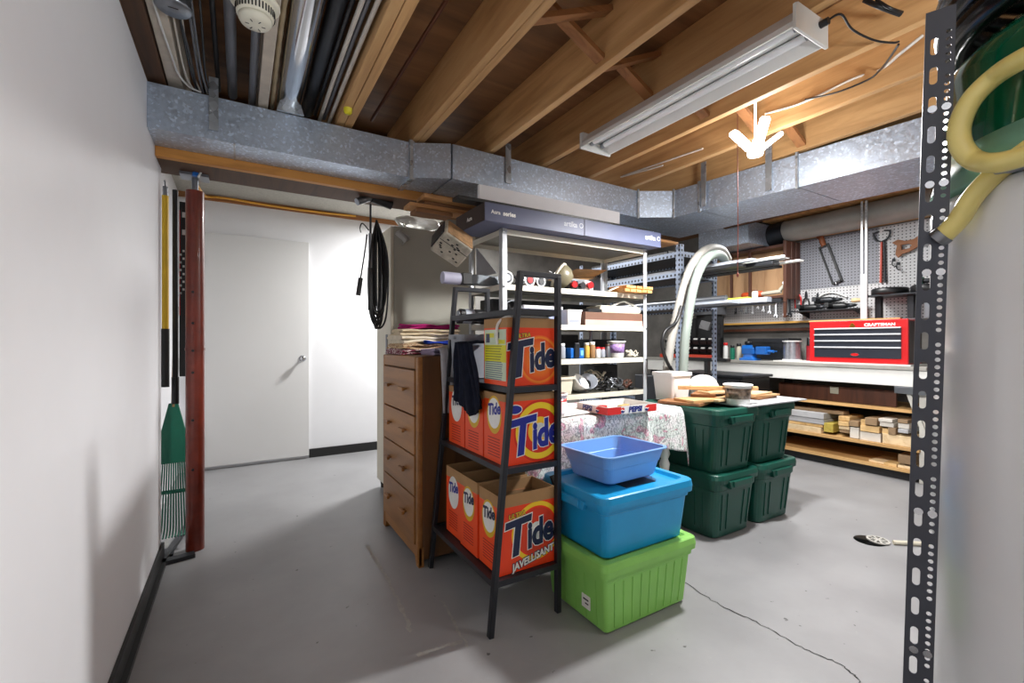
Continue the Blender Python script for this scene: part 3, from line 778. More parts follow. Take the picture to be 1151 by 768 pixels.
# grey cloth hanging over the dresser side
def hang(name, m, label, fn, nu, nv, th=.003, cat='cloth'):
    mb = MB().grid(fn, nu, nv)
    o = single(mb, name, m, label, cat)
    s = o.modifiers.new('cloth', 'SOLIDIFY'); s.thickness = th; s.offset = 0
    return o
def greyfn(u, v):
    x = .885+.205*u + .015*v
    L = .42*v
    fold = .012*math.sin(u*14+1.2*v)*min(1,v*2)
    if L < .09: return (x, 2.29-L, 1.112+.002*math.sin(9*u))
    return (x, 2.195-.006-abs(fold), 1.112-(L-.09)*(1+.05*u))
hang('hanging_cloth', M_GREYCL, 'light grey cloth hanging over the side of the dresser', greyfn, 24, 20)
# ================================================================ black ladder rack with detergent boxes
RX1 = 1.163; RY0, RY1 = 1.552, 2.19; RH = 1.425
def rack_left(z): return .838+.137*z/RH
t = thing('ladder_rack', 'black metal ladder-shaped rack holding orange detergent boxes', 'rack', (1.0,1.87,0))
for y in (RY0, RY1):
    build(MB().bar((rack_left(0),y,0),(rack_left(RH),y,RH),.022,.026,up=(0,1,0)), 'leg', M_BLACKMETAL, t, bevel=.003)
    build(MB().bar((RX1,y,0),(RX1,y,RH),.022,.026,up=(0,1,0)), 'leg', M_BLACKMETAL, t, bevel=.003)
    build(MB().bar((rack_left(RH)-.011,y,RH),(RX1+.011,y,RH),.024,.022), 'top_rail', M_BLACKMETAL, t, bevel=.003)
RZ = (.213,.648,.968,1.282)
for z in RZ:
    xl = rack_left(z)
    mb = MB()
    for y in (RY0, RY1): mb.box((xl,y-.011,z-.024),(RX1,y+.011,z))
    mb.box((xl-.011,RY0,z-.024),(xl+.011,RY1,z)).box((RX1-.011,RY0,z-.024),(RX1+.011,RY1,z))
    mb.box((xl,RY0,z-.008),(RX1,RY1,z-.004))
    build(mb, 'shelf', M_BLACKMETAL, t)

ORANGE = (240,66,20); ORDARK = (214,40,14)
def edged(mb, body, size, M, shear, bold, edge, ia, ib, sx=1.0):
    """letters with a pale outline behind"""
    mb.text(body, size, M, ib, shear, bold+edge, .0004, sx)
    mb.text(body, size, M @ Matrix.Translation((0,0,.0009)), ia, shear, bold, .0004, sx)
M_INK = plain('dark_navy_ink', (24,34,72), .4); M_INKB = plain('royal_blue_ink', (26,38,150), .4); M_INKW = plain('white_ink', (240,240,236), .4)
M_SILV = plain('pale_mint_ink', (190,214,196), .4)
def detergent(label, loc, w, dep, h, style, flap=.045, logo=True, group=None, inkside=None, lean=0.0):
    """open-topped detergent carton: printed front (-Y) and printed narrow side (-X)"""
    x0, x1, y0, y1 = -w/2, w/2, 0, dep
    t = thing('detergent_box', label, 'box', loc, lean, group)
    ink = {'navy':M_INK,'blue':M_INKB}[style['ink']]
    face = rings('printed_front', style['rings'], (style['cx']*w, style['cz']*h), style['r']*w, ORANGE, 'xz', 1.0, style.get('soft', False))
    orange = plain('printed_side', style.get('side', (244,82,30)), .42, var=.04)
    th = .0035; mb = MB()
    # four printed walls, kraft inside
    mb.box((x0,y0,0),(x1,y0+th,h), 0); mb.box((x0,y0+th,0),(x0+th,y1-th,h), 1); mb.box((x1-th,y0+th,0),(x1,y1-th,h), 1); mb.box((x0,y1-th,0),(x1,y1,h), 1)
    mb.box((x0+th,y0+th,0),(x1-th,y1-th,.01), 2)
    for (a, b) in (((x0+th,y0+th,.01),(x1-th,y0+th+.001,h)),((x0+th,y1-th-.001,.01),(x1-th,y1-th,h)),((x0+th,y0+th+.001,.01),(x0+th+.001,y1-th-.001,h)),((x1-th-.001,y0+th+.001,.01),(x1-th,y1-th-.001,h))):
        mb.box(a, b, 2)
    build(mb, 'carton', [face, orange, M_CARDIN], t, local=True)
    # torn-open kraft top edge, raised a little above the print
    fl = MB(); o = .0
    for (a, b, tilt) in (((x0,y0,h),(x1,y0+.003,h+flap),0),((x0,y1-.003,h),(x1,y1,h+flap),0),((x0,y0+.003,h),(x0+.003,y1-.003,h+flap*.98),0),((x1-.003,y0+.003,h),(x1,y1-.003,h+flap*.98),0)):
        fl.box(a, b)
    build(fl, 'opened_top', M_CARD, t, local=True)
    if style.get('logo', True):
        mb = MB(); s = style.get('lsize', .155)*w/.27
        M = FRONT(style.get('lx', .02)*w, -.0006, style.get('lz', .5)*h, style.get('rot', .2))
        # tall leading capital
        edged(mb, 'T', s*1.32, M @ Matrix.Translation((-s*.52,-s*.04,0)), .26, .034*s, .026*s, 0, 1, 1.02)
        edged(mb, 'ide', s*.98, M @ Matrix.Translation((s*.30,-s*.10,.0002)), .22, .040*s, .024*s, 0, 1, .74)
        build(mb, 'logo_lettering', [ink, M_INKW], t, local=True)
    if style.get('sub'):
        mb = MB(); edged(mb, style['sub'], .040*w/.27, FRONT(.09*w, -.0014, .15*h, .22), .25, .0012, .003, 0, 1, .9)
        build(mb, 'small_lettering', [M_INKW, M_INK], t, local=True)
    if style.get('over'):
        mb = MB(); edged(mb, style['over'], .026*w/.27, FRONT(-.2*w, -.0014, .86*h, .1), .2, .0008, .0015, 0, 1)
        build(mb, 'top_lettering', [M_YELLOW, ink], t, local=True)
    if style.get('oval'):
        mb = MB(); M = FRONT(-.32*w, -.0006, .87*h)
        mb.prism([(p[0]*.036,p[1]*.021) for p in circ(24)], 0, .0006, 'z', 0, M); mb.prism([(p[0]*.032,p[1]*.017) for p in circ(24)], .0006, .001, 'z', 1, M)
        build(mb, 'oval_badge', [M_INKW, M_INKB], t, local=True)
    # narrow side print
    mb = MB(); sd = style.get('sidekind', 'small')
    if sd == 'small':
        M = SIDE(x0-.0005, dep*.5, h*.80)
        k = dep/.17
        mb.prism([(p[0]*.058*k,p[1]*.075*k-.01) for p in circ(28)], 0, .0005, 'z', 2, M)
        mb.prism([(p[0]*.050*k,p[1]*.060*k-.004) for p in circ(28)], .0005, .001, 'z', 1, M)
        mb.text('Tide', .062*k, M @ Matrix.Translation((0,.012,.0012)) @ Matrix.Rotation(.15,4,'Z'), 0, .2, .0025, .0004, .9)
        for q in range(7):
            mb.box((-.05*k,-.11-.012*q,.0),(.045*k,-.106-.012*q,.0006), 3, M)
        build(mb, 'side_print', [ink, M_INKW, style.get('halo', M_YELLOW), style.get('lines', plain('rust_ink', (176,40,20), .5))], t, local=True)
    else:
        M = SIDE(x0-.0005, dep*.5, 0)
        a = dep*.46
        mb.box((-a,.02,0),(a,h*.97,.0005), 1, M)
        mb.box((-a,h*.40,.0005),(a,h*.70,.001), 2, M)
        mb.box((-a*.9,h*.83,.0005),(-a*.1,h*.91,.001), 2, M).box((a*.2,h*.72,.0005),(a*.9,h*.79,.001), 2, M)
        for q in range(9): mb.box((-a*.88,h*.09+.009*q,.0006),(a*(.6+.03*(q%4)),h*.09+.009*q+.004,.0011), 3, M)
        for q in range(6): mb.box((-a*.88,h*.44+.011*q,.0011),(a*(.5+.06*(q%3)),h*.44+.011*q+.004,.0014), 4, M)
        mb.box((-a*.85,h*.74,.0006),(-a*.5,h*.90,.0012), 0, M).box((a*.1,h*.82,.0006),(a*.4,h*.92,.0012), 0, M)
        build(mb, 'side_print', [M_INK, plain('pale_green_print',(206,222,196),.45), plain('lime_print',(226,222,40),.45), plain('grey_print',(110,130,140),.5), plain('olive_print',(150,150,40),.5)], t, local=True)
    return t
ST_TOP = dict(ink='navy', rings=[(0,(250,200,70)),(.16,(250,160,50)),(.34,(246,128,36)),(.56,(238,84,22)),(.60,(250,150,40)),(.68,(240,66,22))], cx=.14, cz=.44, r=.50, soft=True, lsize=.165, lx=-.02, lz=.50, rot=.18, sidekind='info', over='ULTRA')
ST_MID = dict(ink='blue', rings=[(0,(214,220,216)),(.20,(250,200,40)),(.36,(220,40,18)),(.58,(246,214,40)),(.74,ORDARK)], cx=.16, cz=.50, r=.50, lsize=.165, lx=.06, lz=.47, rot=.16, oval=True)
ST_LOW = dict(ink='navy', rings=[(0,(214,220,216)),(.20,(220,60,30)),(.52,(240,52,20)),(.56,(250,210,40)),(.66,ORANGE)], cx=.16, cz=.55, r=.54, lsize=.15, lx=.03, lz=.55, rot=.15, sub='JAVELLISANT', over='ULTRA')
PLAIN_M = dict(ST_MID, logo=False, oval=False); PLAIN_L = dict(ST_LOW, logo=False, sub=None, over=None, halo=M_SILV)
bw = .245
zb = RZ[0]+.001
cx = (rack_left(RZ[0])+RX1)/2+.012
detergent('orange detergent box with striped bottom lettering at the front of the lowest shelf', (cx,RY0+.016,zb), .272,.175,.268, ST_LOW, .05)
detergent('open orange detergent box in the middle of the lowest shelf row', (cx-.004,RY0+.20,zb), .272,.175,.275, dict(PLAIN_L, halo=M_YELLOW), .05)
detergent('open orange detergent box nearest the dresser on the lowest shelf', (cx+.004,RY0+.384,zb), .272,.175,.27, dict(PLAIN_M, halo=M_INKW), .05)
cx = (rack_left(RZ[1])+RX1)/2+.008; zb = RZ[1]+.001
detergent('orange detergent box with yellow rings and blue lettering at the front of the middle shelf', (cx,RY0+.014,zb), .255,.18,.258, dict(ST_MID, halo=M_YELLOW), .03)
detergent('orange detergent box with blue side lettering in the middle of the middle shelf', (cx,RY0+.205,zb), .255,.18,.25, dict(PLAIN_M, halo=M_YELLOW), .03)
detergent('orange detergent box with black side lettering nearest the dresser on the middle shelf', (cx,RY0+.395,zb), .255,.18,.25, dict(PLAIN_L, halo=M_INKW), .03)
cx = (rack_left(RZ[2])+RX1)/2+.004; zb = RZ[2]+.001
TOPBOX = detergent('orange detergent box with yellow-green printed side and white handle on the upper shelf', (cx-.005,RY0+.016,zb), .245,.20,.238, ST_TOP, .040)
build(MB().tube(spline([(-.128,.07,.17),(-.130,.07,.24),(-.118,.05,.272),(-.09,.03,.283),(.0,.02,.285),(.09,.03,.283),(.118,.05,.272),(.130,.07,.24),(.128,.07,.17)],6), .006, 8), 'carry_handle', M_WHITEPL, TOPBOX, local=True)

# grey drawer bin and navy cloth on the upper shelf
def bin_loft(mb, hx, hy, h, r, taper=.92, wall=.004, rim=.012, mi=0, M=None, base=.0):
    mb.loft([(base,hx*taper,hy*taper,r),(h-.02,hx,hy,r),(h-.02,hx+rim,hy+rim,r+rim),(h,hx+rim,hy+rim,r+rim),(h,hx-wall,hy-wall,r),(base+.008,hx*taper-wall,hy*taper-wall,r)], mi, M)
    return mb
M_GREYPL = plain('grey_plastic', (150,156,166), .45)
c = Vector((1.025,2.075,RZ[2]+.001))
t = thing('grey_bin', 'grey plastic bin on the upper rack shelf behind the top detergent box', 'bin', c)
build(bin_loft(MB(), .10,.075,.215,.02), 'body', M_GREYPL, t, local=True)
build(MB().box((-.112,-.03,.19),(-.126,.03,.205)), 'grip', M_GREYPL, t, local=True, bevel=.004)
def navyfn(u, v):
    y = 1.765+.225*u; L = .46*v*(1-.25*abs(u-.45))
    xe = rack_left(RZ[2])-.022
    f = .016*math.sin(u*13+2*v)*min(1,2.2*v)+.010*math.sin(u*29+7*v)*min(1,2*v)
    z0 = 1.148
    if L < .13: return (1.05-L*1.0, y+.012*noise.noise(Vector((u*3,v*5,1))), z0+.012*noise.noise(Vector((u*5,v*7,3))))
    q = L-.13
    return (xe-.006-abs(f)-.03*max(0,1-q*9)*0+(-.02*math.exp(-q*8)), y+.02*math.sin(4*v+3*u)-(.10*q if u < .5 else -.02*q), z0-q)
hang('draped_garment', M_NAVY, 'dark navy garment draped over the upper rack shelf beside the grey bin', navyfn, 40, 40, .004, 'garment')
# black cord hanging by the lower rack leg
single(MB().tube(spline([(1.185,1.62,.56),(1.19,1.60,.52),(1.19,1.585,.46),(1.185,1.58,.42)],6), [.014]*12+[.018]*7, 10), 'black_cable_end', M_BLACK, 'short black cable end hanging by the rack leg beside the blue tote', 'cable')

# ================================================================ totes
def tote(name, label, loc, hx, hy, h, m, rotz=0.0, lid=True, taper=.86, ribs=True, group=None, lidm=None, r=.05, lidh=.03, handles='y'):
    t = thing(name, label, 'tote', loc, rotz, group)
    top = h-lidh if lid else h
    mb = MB()
    mb.loft([(0,hx*taper-.012,hy*taper-.012,r),(.012,hx*taper,hy*taper,r),(top*.80,hx*.955,hy*.955,r),(top*.82,hx*.985,hy*.985,r),(top*.985,hx,hy,r),(top*.985,hx-.006,hy-.006,r),(.02,hx*taper-.006,hy*taper-.006,r)], k=5)
    if ribs:
        for sgn in (-1,1):
            for q in (-.55,.55):
                # raised upright panels that follow the taper
                def face(z, inset): 
                    k = taper+(.955-taper)*z/(top*.80); return k
                z0, z1 = .05*h/.38, top*.74
                for a in (-1,1):
                    xa = hx*q + a*.028
                    mb.bar((xa*face(z0,0),sgn*(hy*face(z0,0)+.001),z0),(xa*face(z1,0),sgn*(hy*face(z1,0)+.001),z1),.006,.007,up=(0,sgn,0))
                    ya = hy*q + a*.028
                    mb.bar((sgn*(hx*face(z0,0)+.001),ya*face(z0,0),z0),(sgn*(hx*face(z1,0)+.001),ya*face(z1,0),z1),.006,.007,up=(sgn,0,0))
    build(mb, 'body', m, t, local=True, bevel=.0)
    for sgn in ((-1,1) if handles else ()):
        if handles == 'x':
            build(MB().prism([(-.09,top*.80),(.09,top*.80),(.105,top*.97),(-.105,top*.97)], sgn*(hx*.985), sgn*(hx+.018), 'x').box((sgn*(hx+.018),-.075,top*.82),(sgn*(hx+.026),.075,top*.97)), 'handle', m, t, local=True, bevel=.004); continue
        build(MB().prism([(-.10,top*.84),(.10,top*.84),(.115,top*.97),(-.115,top*.97)], sgn*(hy*.985), sgn*(hy+.022), 'y').box((-.085,sgn*(hy+.022),top*.87),(.085,sgn*(hy+.030),top*.97)), 'handle', m, t, local=True, bevel=.004)
    if lid:
        b = MB().loft([(top-.022,hx+.012,hy+.012,r+.01),(top+.002,hx+.014,hy+.014,r+.01),(h-.004,hx+.010,hy+.010,r+.01),(h,hx+.004,hy+.004,r+.005),(h,hx-.022,hy-.022,r),(h-.014,hx-.034,hy-.034,r)], k=5, cap0=True)
        build(b, 'lid', lidm or m, t, local=True)
    return t
M_GREENT = plain('dark_green_plastic', (14,72,60), .36, var=.05); M_BLUET = plain('sky_blue_plastic', (22,150,208), .34, var=.04)
M_LIME = plain('lime_plastic', (134,196,94), .4, var=.05); M_LIMELID = plain('clear_grey_lid', (160,176,140), .4, var=.05)
gz = .385
G1 = tote('green_tote', 'dark green tote on the floor at the table end, under another green tote', (2.525,1.875,0), .205,.275,gz, M_GREENT)
G2 = dup(G1, (2.525,1.87,gz-.012), 0, 'dark green tote stacked on top nearest the flowered tablecloth')
G3 = dup(G1, (2.965,1.875,0), 0, 'dark green tote on the floor on the workbench side of the stacks')
G4 = dup(G1, (2.967,1.885,gz-.012), 0, 'dark green tote stacked on top on the workbench side')
for g in (G1,G2,G3,G4): g['group'] = 'dark green storage totes'
LM = tote('lime_tote', 'lime green plastic tote on the floor under the blue tote', (1.458,1.505,0), .262,.205,.295, M_LIME, lidm=M_LIME, taper=.885, r=.016, handles='', ribs=False)
mb = MB()
for i in range(9):
    x = -.20+.05*i; mb.bar((x*.93,-.205*.885-.0012,.02),(x,-.205*.95-.0012,.205),.005,.004,up=(0,-1,0))
for i in range(5):
    y = -.14+.07*i; mb.bar((-.262*.885-.0012,y*.93,.02),(-.262*.95-.0012,y,.205),.004,.003,up=(-1,0,0))
build(mb, 'ribs', M_LIME, LM, local=True)
build(MB().box((-.2445,-.10,.062),(-.240,-.05,.115), 0).box((-.2455,-.092,.095),(-.244,-.060,.101), 1).box((-.2455,-.092,.080),(-.244,-.072,.085), 1), 'sticker', [M_PAPER, M_BLACK], LM, local=True)
BT = tote('blue_tote', 'sky blue tote with lid stacked on the lime green one', (1.462,1.510,.283), .258,.20,.262, M_BLUET, taper=.88, r=.03, handles='x', ribs=False)
build(MB().box((-.06,-.24+.12,.246),(.12,-.03,.2495)), 'lid_label', M_BLACK, BT, local=True)
# dish pan on the blue tote
M_PAN = plain('pale_blue_plastic', (116,164,222), .32, var=.04)
t = thing('dish_pan', 'pale blue rectangular dish pan sitting on the blue tote lid', 'tub', (1.475,1.545,.547), .06)
hx, hy, h, r = .190,.150,.125,.035
build(MB().loft([(0,hx*.80,hy*.80,r),(.004,hx*.82,hy*.82,r),(h*.52,hx*.905,hy*.90,r),(h*.54,hx*.92,hy*.92,r),(h-.004,hx,hy,r),(h-.006,hx+.013,hy+.013,r+.01),(h,hx+.013,hy+.013,r+.01),(h,hx-.001,hy-.001,r),(h*.54,hx*.905,hy*.905,r),(h*.52,hx*.89,hy*.885,r),(.010,hx*.80,hy*.80,r)], k=6), 'basin', M_PAN, t, local=True, bevel=.0015)

# ================================================================ table and what lies on it
TX0, TX1, TY0, TY1, TZ = 1.20, 2.24, 1.79, 2.30, .755
t = thing('table', 'white table with turned legs under the flowered cloth', 'table', (1.72,2.03,0))
build(MB().box((TX0,TY0,TZ-.025),(TX1,TY1,TZ)), 'top', M_WHITEMETAL, t, bevel=.006)
build(MB().box((TX0+.05,TY0+.05,TZ-.12),(TX1-.05,TY0+.07,TZ-.025)).box((TX1-.07,TY0+.07,TZ-.12),(TX1-.05,TY1-.05,TZ-.025)), 'apron', M_WHITEMETAL, t)
for x in (TX0+.06, TX1-.06):
    for y in (TY0+.06, TY1-.06):
        build(MB().lathe([(.016,0),(.022,.02),(.018,.04),(.026,.10),(.030,.22),(.024,.38),(.030,.42),(.020,.45),(.032,.48),(.024,.51),(.034,.53),(.034,.635)], 16, c=(x,y,0)), 'leg', M_WHITEMETAL, t)
def cloth_mat():
    m, nt, b = base_mat('flowered_cotton'); v = coords(nt)
    n = N(nt, 'ShaderNodeTexNoise', Scale=9.0, Detail=3.0, Distortion=1.6); nt.links.new(v, n.inputs['Vector'])
    r1 = ramp(nt, n.outputs['Fac'], [(0,(220,200,206)),(.42,(236,236,236)),(.56,(214,226,220)),(.63,(214,150,172)),(.7,(232,228,232))])
    w1 = N(nt, 'ShaderNodeTexWave', Scale=11.0, Distortion=14.0, Detail=3.0); w1.inputs['Detail Scale'].default_value = 2.2; nt.links.new(v, w1.inputs['Vector'])
    w2 = N(nt, 'ShaderNodeTexWave', Scale=17.0, Distortion=22.0, Detail=2.0); w2.bands_direction = 'Y'; w2.inputs['Detail Scale'].default_value = 1.6; nt.links.new(v, w2.inputs['Vector'])
    ra = ramp(nt, w1.outputs['Fac'], [(.05,(84,104,108)),(.24,(255,255,255))]); rb = ramp(nt, w2.outputs['Fac'], [(.03,(110,112,124)),(.16,(255,255,255))])
    r2 = N(nt, 'ShaderNodeMix', _data_type='RGBA', _blend_type='MULTIPLY'); r2.inputs['Factor'].default_value = 1.0
    nt.links.new(ra.outputs['Color'], r2.inputs['A']); nt.links.new(rb.outputs['Color'], r2.inputs['B'])
    mm = N(nt, 'ShaderNodeMix', _data_type='RGBA', _blend_type='MULTIPLY'); mm.inputs['Factor'].default_value = .6
    nt.links.new(r1.outputs['Color'], mm.inputs['A']); nt.links.new(r2.outputs['Result'], mm.inputs['B']); nt.links.new(mm.outputs['Result'], b.inputs['Base Color'])
    b.inputs['Roughness'].default_value = .9; b.inputs['Specular IOR Level'].default_value = .2
    return m
def tcloth(u, v):
    # u along the front, v from the back of the top over the front edge and down
    x = TX0-.07 + (TX1-TX0+.14)*u
    L = (TY1-TY0)*.92
    s = v*(L+.30)
    wob = .5+.5*math.sin(u*23+1.3*math.sin(u*9))
    wr = noise.noise(Vector((x*6, s*7, .3)))*.007
    over = max(0, x-(TX1-.005)); under = max(0, TX0+.005-x)
    if s < L-.02:
        y = TY1-.04-s; z = TZ+.007+abs(wr)
        if over > 0: z = TZ+.004-over*3.4; x = TX1+.012+.02*wob
        if under > 0: z = TZ+.004-under*2.5; x = TX0-.012
        return (x, y, z)
    q = s-(L-.02)
    k = min(1, q/.05)
    y = TY0-.008-.020*k*(.4+wob)-.03*q; z = TZ+.007-max(0,q-.012)*(.80+.12*math.sin(u*7))
    x2 = x
    if over > 0: x2 = TX1+.03+.035*q/.3; z -= over*1.2; y += .02
    return (x2+.008*math.sin(u*40)*k, y, z)
hang('tablecloth', cloth_mat(), 'white cotton cloth with pink and green flowers draped over the table', tcloth, 110, 60, .0025, 'tablecloth')

# cola tray with bits in it
ZT = TZ+.016
t = thing('cardboard_tray', 'red and white cardboard cola tray standing on the flowered cloth', 'tray', (1.785,1.845,ZT), -.03)
hx, hy, h, th = .175,.125,.042,.003
M_TRAYR = plain('tray_red', (206,38,34), .5); M_TRAYB = plain('tray_blue', (30,48,120), .5)
mb = MB().box((-hx,-hy,0),(hx,hy,.003))
for a, b in (((-hx,-hy,0),(hx,-hy+th,h)),((-hx,hy-th,0),(hx,hy,h)),((-hx,-hy,0),(-hx+th,hy,h)),((hx-th,-hy,0),(hx,hy,h))): mb.box(a, b)
build(mb, 'tray', M_PAPER, t, local=True)
M = FRONT(0,-hy-.0004,h*.5); S = SIDE(-hx-.0004,0,h*.5)
def emblem(C):
    R = .014; half = [PI*i/12 for i in range(13)]
    mb = MB().prism([(R*math.cos(q),R*math.sin(q)) for q in half], 0, .0005, 'z', 0, C).prism([(R*math.cos(-q),R*math.sin(-q)) for q in half], 0, .0005, 'z', 1, C)
    mb.prism([(-R,-.003),(-R*.3,.0005),(R*.3,-.004),(R,0),(R,.003),(R*.3,.0),(-R*.3,.005),(-R,.001)], .0005, .001, 'z', 2, C)
    build(mb, 'emblem', [M_TRAYR, M_TRAYB, M_INKW], t, local=True)
for u0, u1 in ((-hx,-hx*.46),(hx*.60,hx)): build(MB().box((u0,-h*.44,0),(u1,h*.44,.0004), 0, M), 'red_band', M_TRAYR, t, local=True)
build(MB().box((hy*.40,-h*.44,0),(hy,h*.44,.0004), 0, S), 'red_band', M_TRAYR, t, local=True)
build(MB().text('PEPSI', .038, M @ Matrix.Translation((.018,0,.0006)), 0, .12, .0022, .0003, 1.12), 'lettering', M_TRAYB, t, local=True)
build(MB().text('PEPSI', .036, S @ Matrix.Translation((-.035,0,.0006)), 0, .12, .0018, .0003, 1.0), 'lettering', M_TRAYB, t, local=True)
for px_ in (-hx*.40, hx*.58): emblem(M @ Matrix.Translation((px_,0,.0006)))
emblem(S @ Matrix.Translation((hy*.40,0,.0008)))
rnd = random.Random(21)
T0 = Matrix.Translation((1.785,1.845,ZT)) @ Matrix.Rotation(-.03,4,'Z')
bits = [('wood_offcut', wood('tan_offcut',(170,120,70),(206,160,106),'x'), 'tan wooden offcut lying in the cola tray', (.09,.03,.02), 'offcut'),
        ('red_block', M_RED, 'small red plastic block lying in the cola tray', (.05,.035,.02), 'block'),
        ('paper_scrap', M_PAPER, 'crumpled cream paper scrap in the cola tray', (.08,.06,.012), 'paper'),
        ('green_block', plain('green_bit',(40,90,60),.5), 'small green block lying in the cola tray', (.04,.03,.02), 'block'),
        ('wood_offcut', M_BROWN, 'dark brown wooden offcut lying in the cola tray', (.12,.025,.018), 'offcut')]
spots = [(.07,.02,.3),(-.05,.06,.1),(-.09,-.04,.5),(.0,-.03,-.4),(.10,-.06,.15)]
for (nm, m, lb, sz, ct), (x, y, a) in zip(bits, spots):
    mb = MB().cbox((0,0,sz[2]/2), sz)
    o = single(mb, nm, m, lb, ct, loc=T0 @ Vector((x,y,.004+.0)), local=True, rot=(0,0,a), bevel=.003)
# flattened papers under the tray's left
single(MB().cbox((1.50,1.93,ZT+.004),(.26,.20,.008),rot=(0,0,.12)), 'magazine', M_PAPER, 'stack of white printed sheets on the cloth left of the cola tray', 'paper', bevel=.001)
single(MB().cbox((1.42,2.06,ZT+.006),(.24,.16,.012),rot=(0,0,-.2)), 'newspaper', plain('newsprint',(120,122,128),.9,var=.35,nscale=40), 'grey folded newspaper behind the printed sheets', 'newspaper', bevel=.001)
# red tub
c = Vector((1.375,1.86,ZT))
t = thing('plastic_tub', 'white and red plastic tub on the table by the rack leg', 'tub', c)
build(MB().lathe([(.05,0),(.052,.004),(.062,.105),(.066,.106),(.066,.118),(.060,.118),(.058,.105),(.048,.006),(0,.006)], 26, c=c), 'tub', M_WHITEPL, t)
build(MB().lathe([(.0538,.02),(.0612,.092)], 26, c=c), 'label', M_RED, t)
mb = MB(); M = Matrix.Translation(c) @ Matrix.Rotation(.25,4,'Z') @ FRONT(0,-.0600,.05)
mb.box((-.022,-.028,0),(.022,.028,.002), 0, M)
build(mb, 'white_patch', M_INKW, t)
# ================================================================ metal shelving unit under the duct
SX0, SX1, SY0, SY1 = 1.345, 2.575, 2.345, 2.80
SZ = (1.825,1.495,1.26,1.035,.80,.22)
t = thing('shelving_unit', 'grey metal shelving unit crowded with tools under the duct', 'shelf', (1.96,2.57,0))
M_POST_L = plain('light_grey_enamel', (186,190,194), .4, .2, var=.04); M_UNDER = plain('shaded_shelf_steel', (124,122,112), .35, .5, var=.15); M_SHELFE = plain('ivory_enamel', (216,212,196), .45, var=.04)  # M_UNDER: grey panel steel, darkened to paint in the underside shade
for x, sx in ((SX0,1),(SX1,-1)):
    for y, sy in ((SY0,1),(SY1,-1)):
        build(MB().box((x,y,0),(x+sx*.036,y+sy*.003,1.83)).box((x,y,0),(x+sx*.003,y+sy*.036,1.83)), 'post', M_POST_L, t)
for z in SZ:
    mb = MB().box((SX0+.008,SY0+.008,z-.004),(SX1-.008,SY1-.008,z), 1)
    mb.box((SX0+.004,SY0+.004,z-.034),(SX1-.004,SY0+.007,z)).box((SX0+.004,SY1-.007,z-.034),(SX1-.004,SY1-.004,z))
    mb.box((SX0+.004,SY0+.004,z-.034),(SX0+.007,SY1-.004,z)).box((SX1-.007,SY0+.004,z-.034),(SX1-.004,SY1-.004,z))
    build(mb, 'shelf_board', [M_SHELFE, M_UNDER], t)
for x in (SX0+.012,SX1-.012):
    for z in SZ[:4]: build(MB().cyl((x,SY0-.004,z-.017),(x,SY0,z-.017),.006,n=8), 'bolt', M_CHROME, t)

# long cartons on top
M_CARTON = plain('slate_blue_carton', (86,92,120), .5, var=.04); M_CARTEND = plain('dark_brown_carton', (66,54,50), .6)
M_GREYINK = plain('grey_ink', (176,180,190), .5)
def long_carton(x0, x1, label, both):
    z0 = 1.828; h = .105; y0, y1 = 2.25, 2.64
    t = thing('long_carton', label, 'box', ((x0+x1)/2,(y0+y1)/2,z0), group='slate blue lamp cartons on the shelving top')
    build(MB().box((x0,y0,z0),(x1,y1,z0+h)), 'carton', M_CARTON, t, bevel=.002)
    build(MB().box((x0-.001,y0+.002,z0+.002),(x0,y1-.002,z0+h-.002)), 'end_panel', M_CARTEND, t)
    mb = MB()
    xr = x1-.11; M = FRONT(xr, y0-.0006, z0+.058)
    mb.text('artika', .046, M, 0, 0, .0012, .0003)
    ring = [(.016*math.cos(a),.016*math.sin(a)) for a in [2*PI*i/20 for i in range(20)]]
    mb.plate(ring, [[(p[0]*.72,p[1]*.72) for p in ring]], .0005, 0, M @ Matrix.Translation((.085,.002,0)))
    build(mb, 'lettering', [M_GREYINK if both else M_INKW], t)
    if both:
        mb = MB(); mb.text('Aura', .03, FRONT(x0+.07,y0-.0006,z0+.055), 0, 0, .0008, .0003).text('series', .036, FRONT(x0+.16,y0-.0006,z0+.055), 0, 0, .0014, .0003)
        mb.text('Aura', .034, SIDE(x0-.0016,(y0+y1)/2,z0+.05), 0, 0, .001, .0003)
        build(mb, 'small_lettering', [M_INKW], t)
long_carton(1.18, 1.898, 'slate blue lamp carton on the shelving top at the end by the tilted metal box', True)
long_carton(1.902, 2.614, 'slate blue lamp carton on the shelving top at the end by the ribbed hose', False)
single(MB().box((1.03,2.28,1.935),(2.57,2.36,1.956)), 'flat_bar', M_BLACK, 'long black flat bar lying on the slate blue cartons', 'bar', bevel=.003)
single(MB().box((1.224,2.405,1.935),(2.36,2.43,2.085)), 'foam_sheet', plain('white_foam',(240,240,244),.6,var=.02), 'long white panel standing on edge on the cartons in front of the duct', 'panel', bevel=.002)
M_PL1 = wood('tan_plank', (150,102,58), (190,140,88), 'x'); M_PL2 = wood('brown_plank', (96,64,40), (134,94,60), 'x')
for i, (a, b, m, l) in enumerate((((.93,2.67,1.945),(1.17,2.79,1.968),M_PL2,'lowest brown plank end of the stack beside the cartons'),
                               ((.885,2.655,1.97),(2.2,2.78,1.993),M_PL1,'tan plank second from the bottom of the stack on the shelving'),
                               ((.98,2.66,1.995),(2.3,2.77,2.014),M_PL2,'brown plank third from the bottom of the stack on the shelving'),
                               ((.955,2.60,2.017),(2.0,2.74,2.042),M_PL1,'topmost tan plank of the stack under the duct'))):
    single(MB().box(a, b), 'plank', m, l, 'plank', bevel=.002, group='planks stacked on the shelving top')
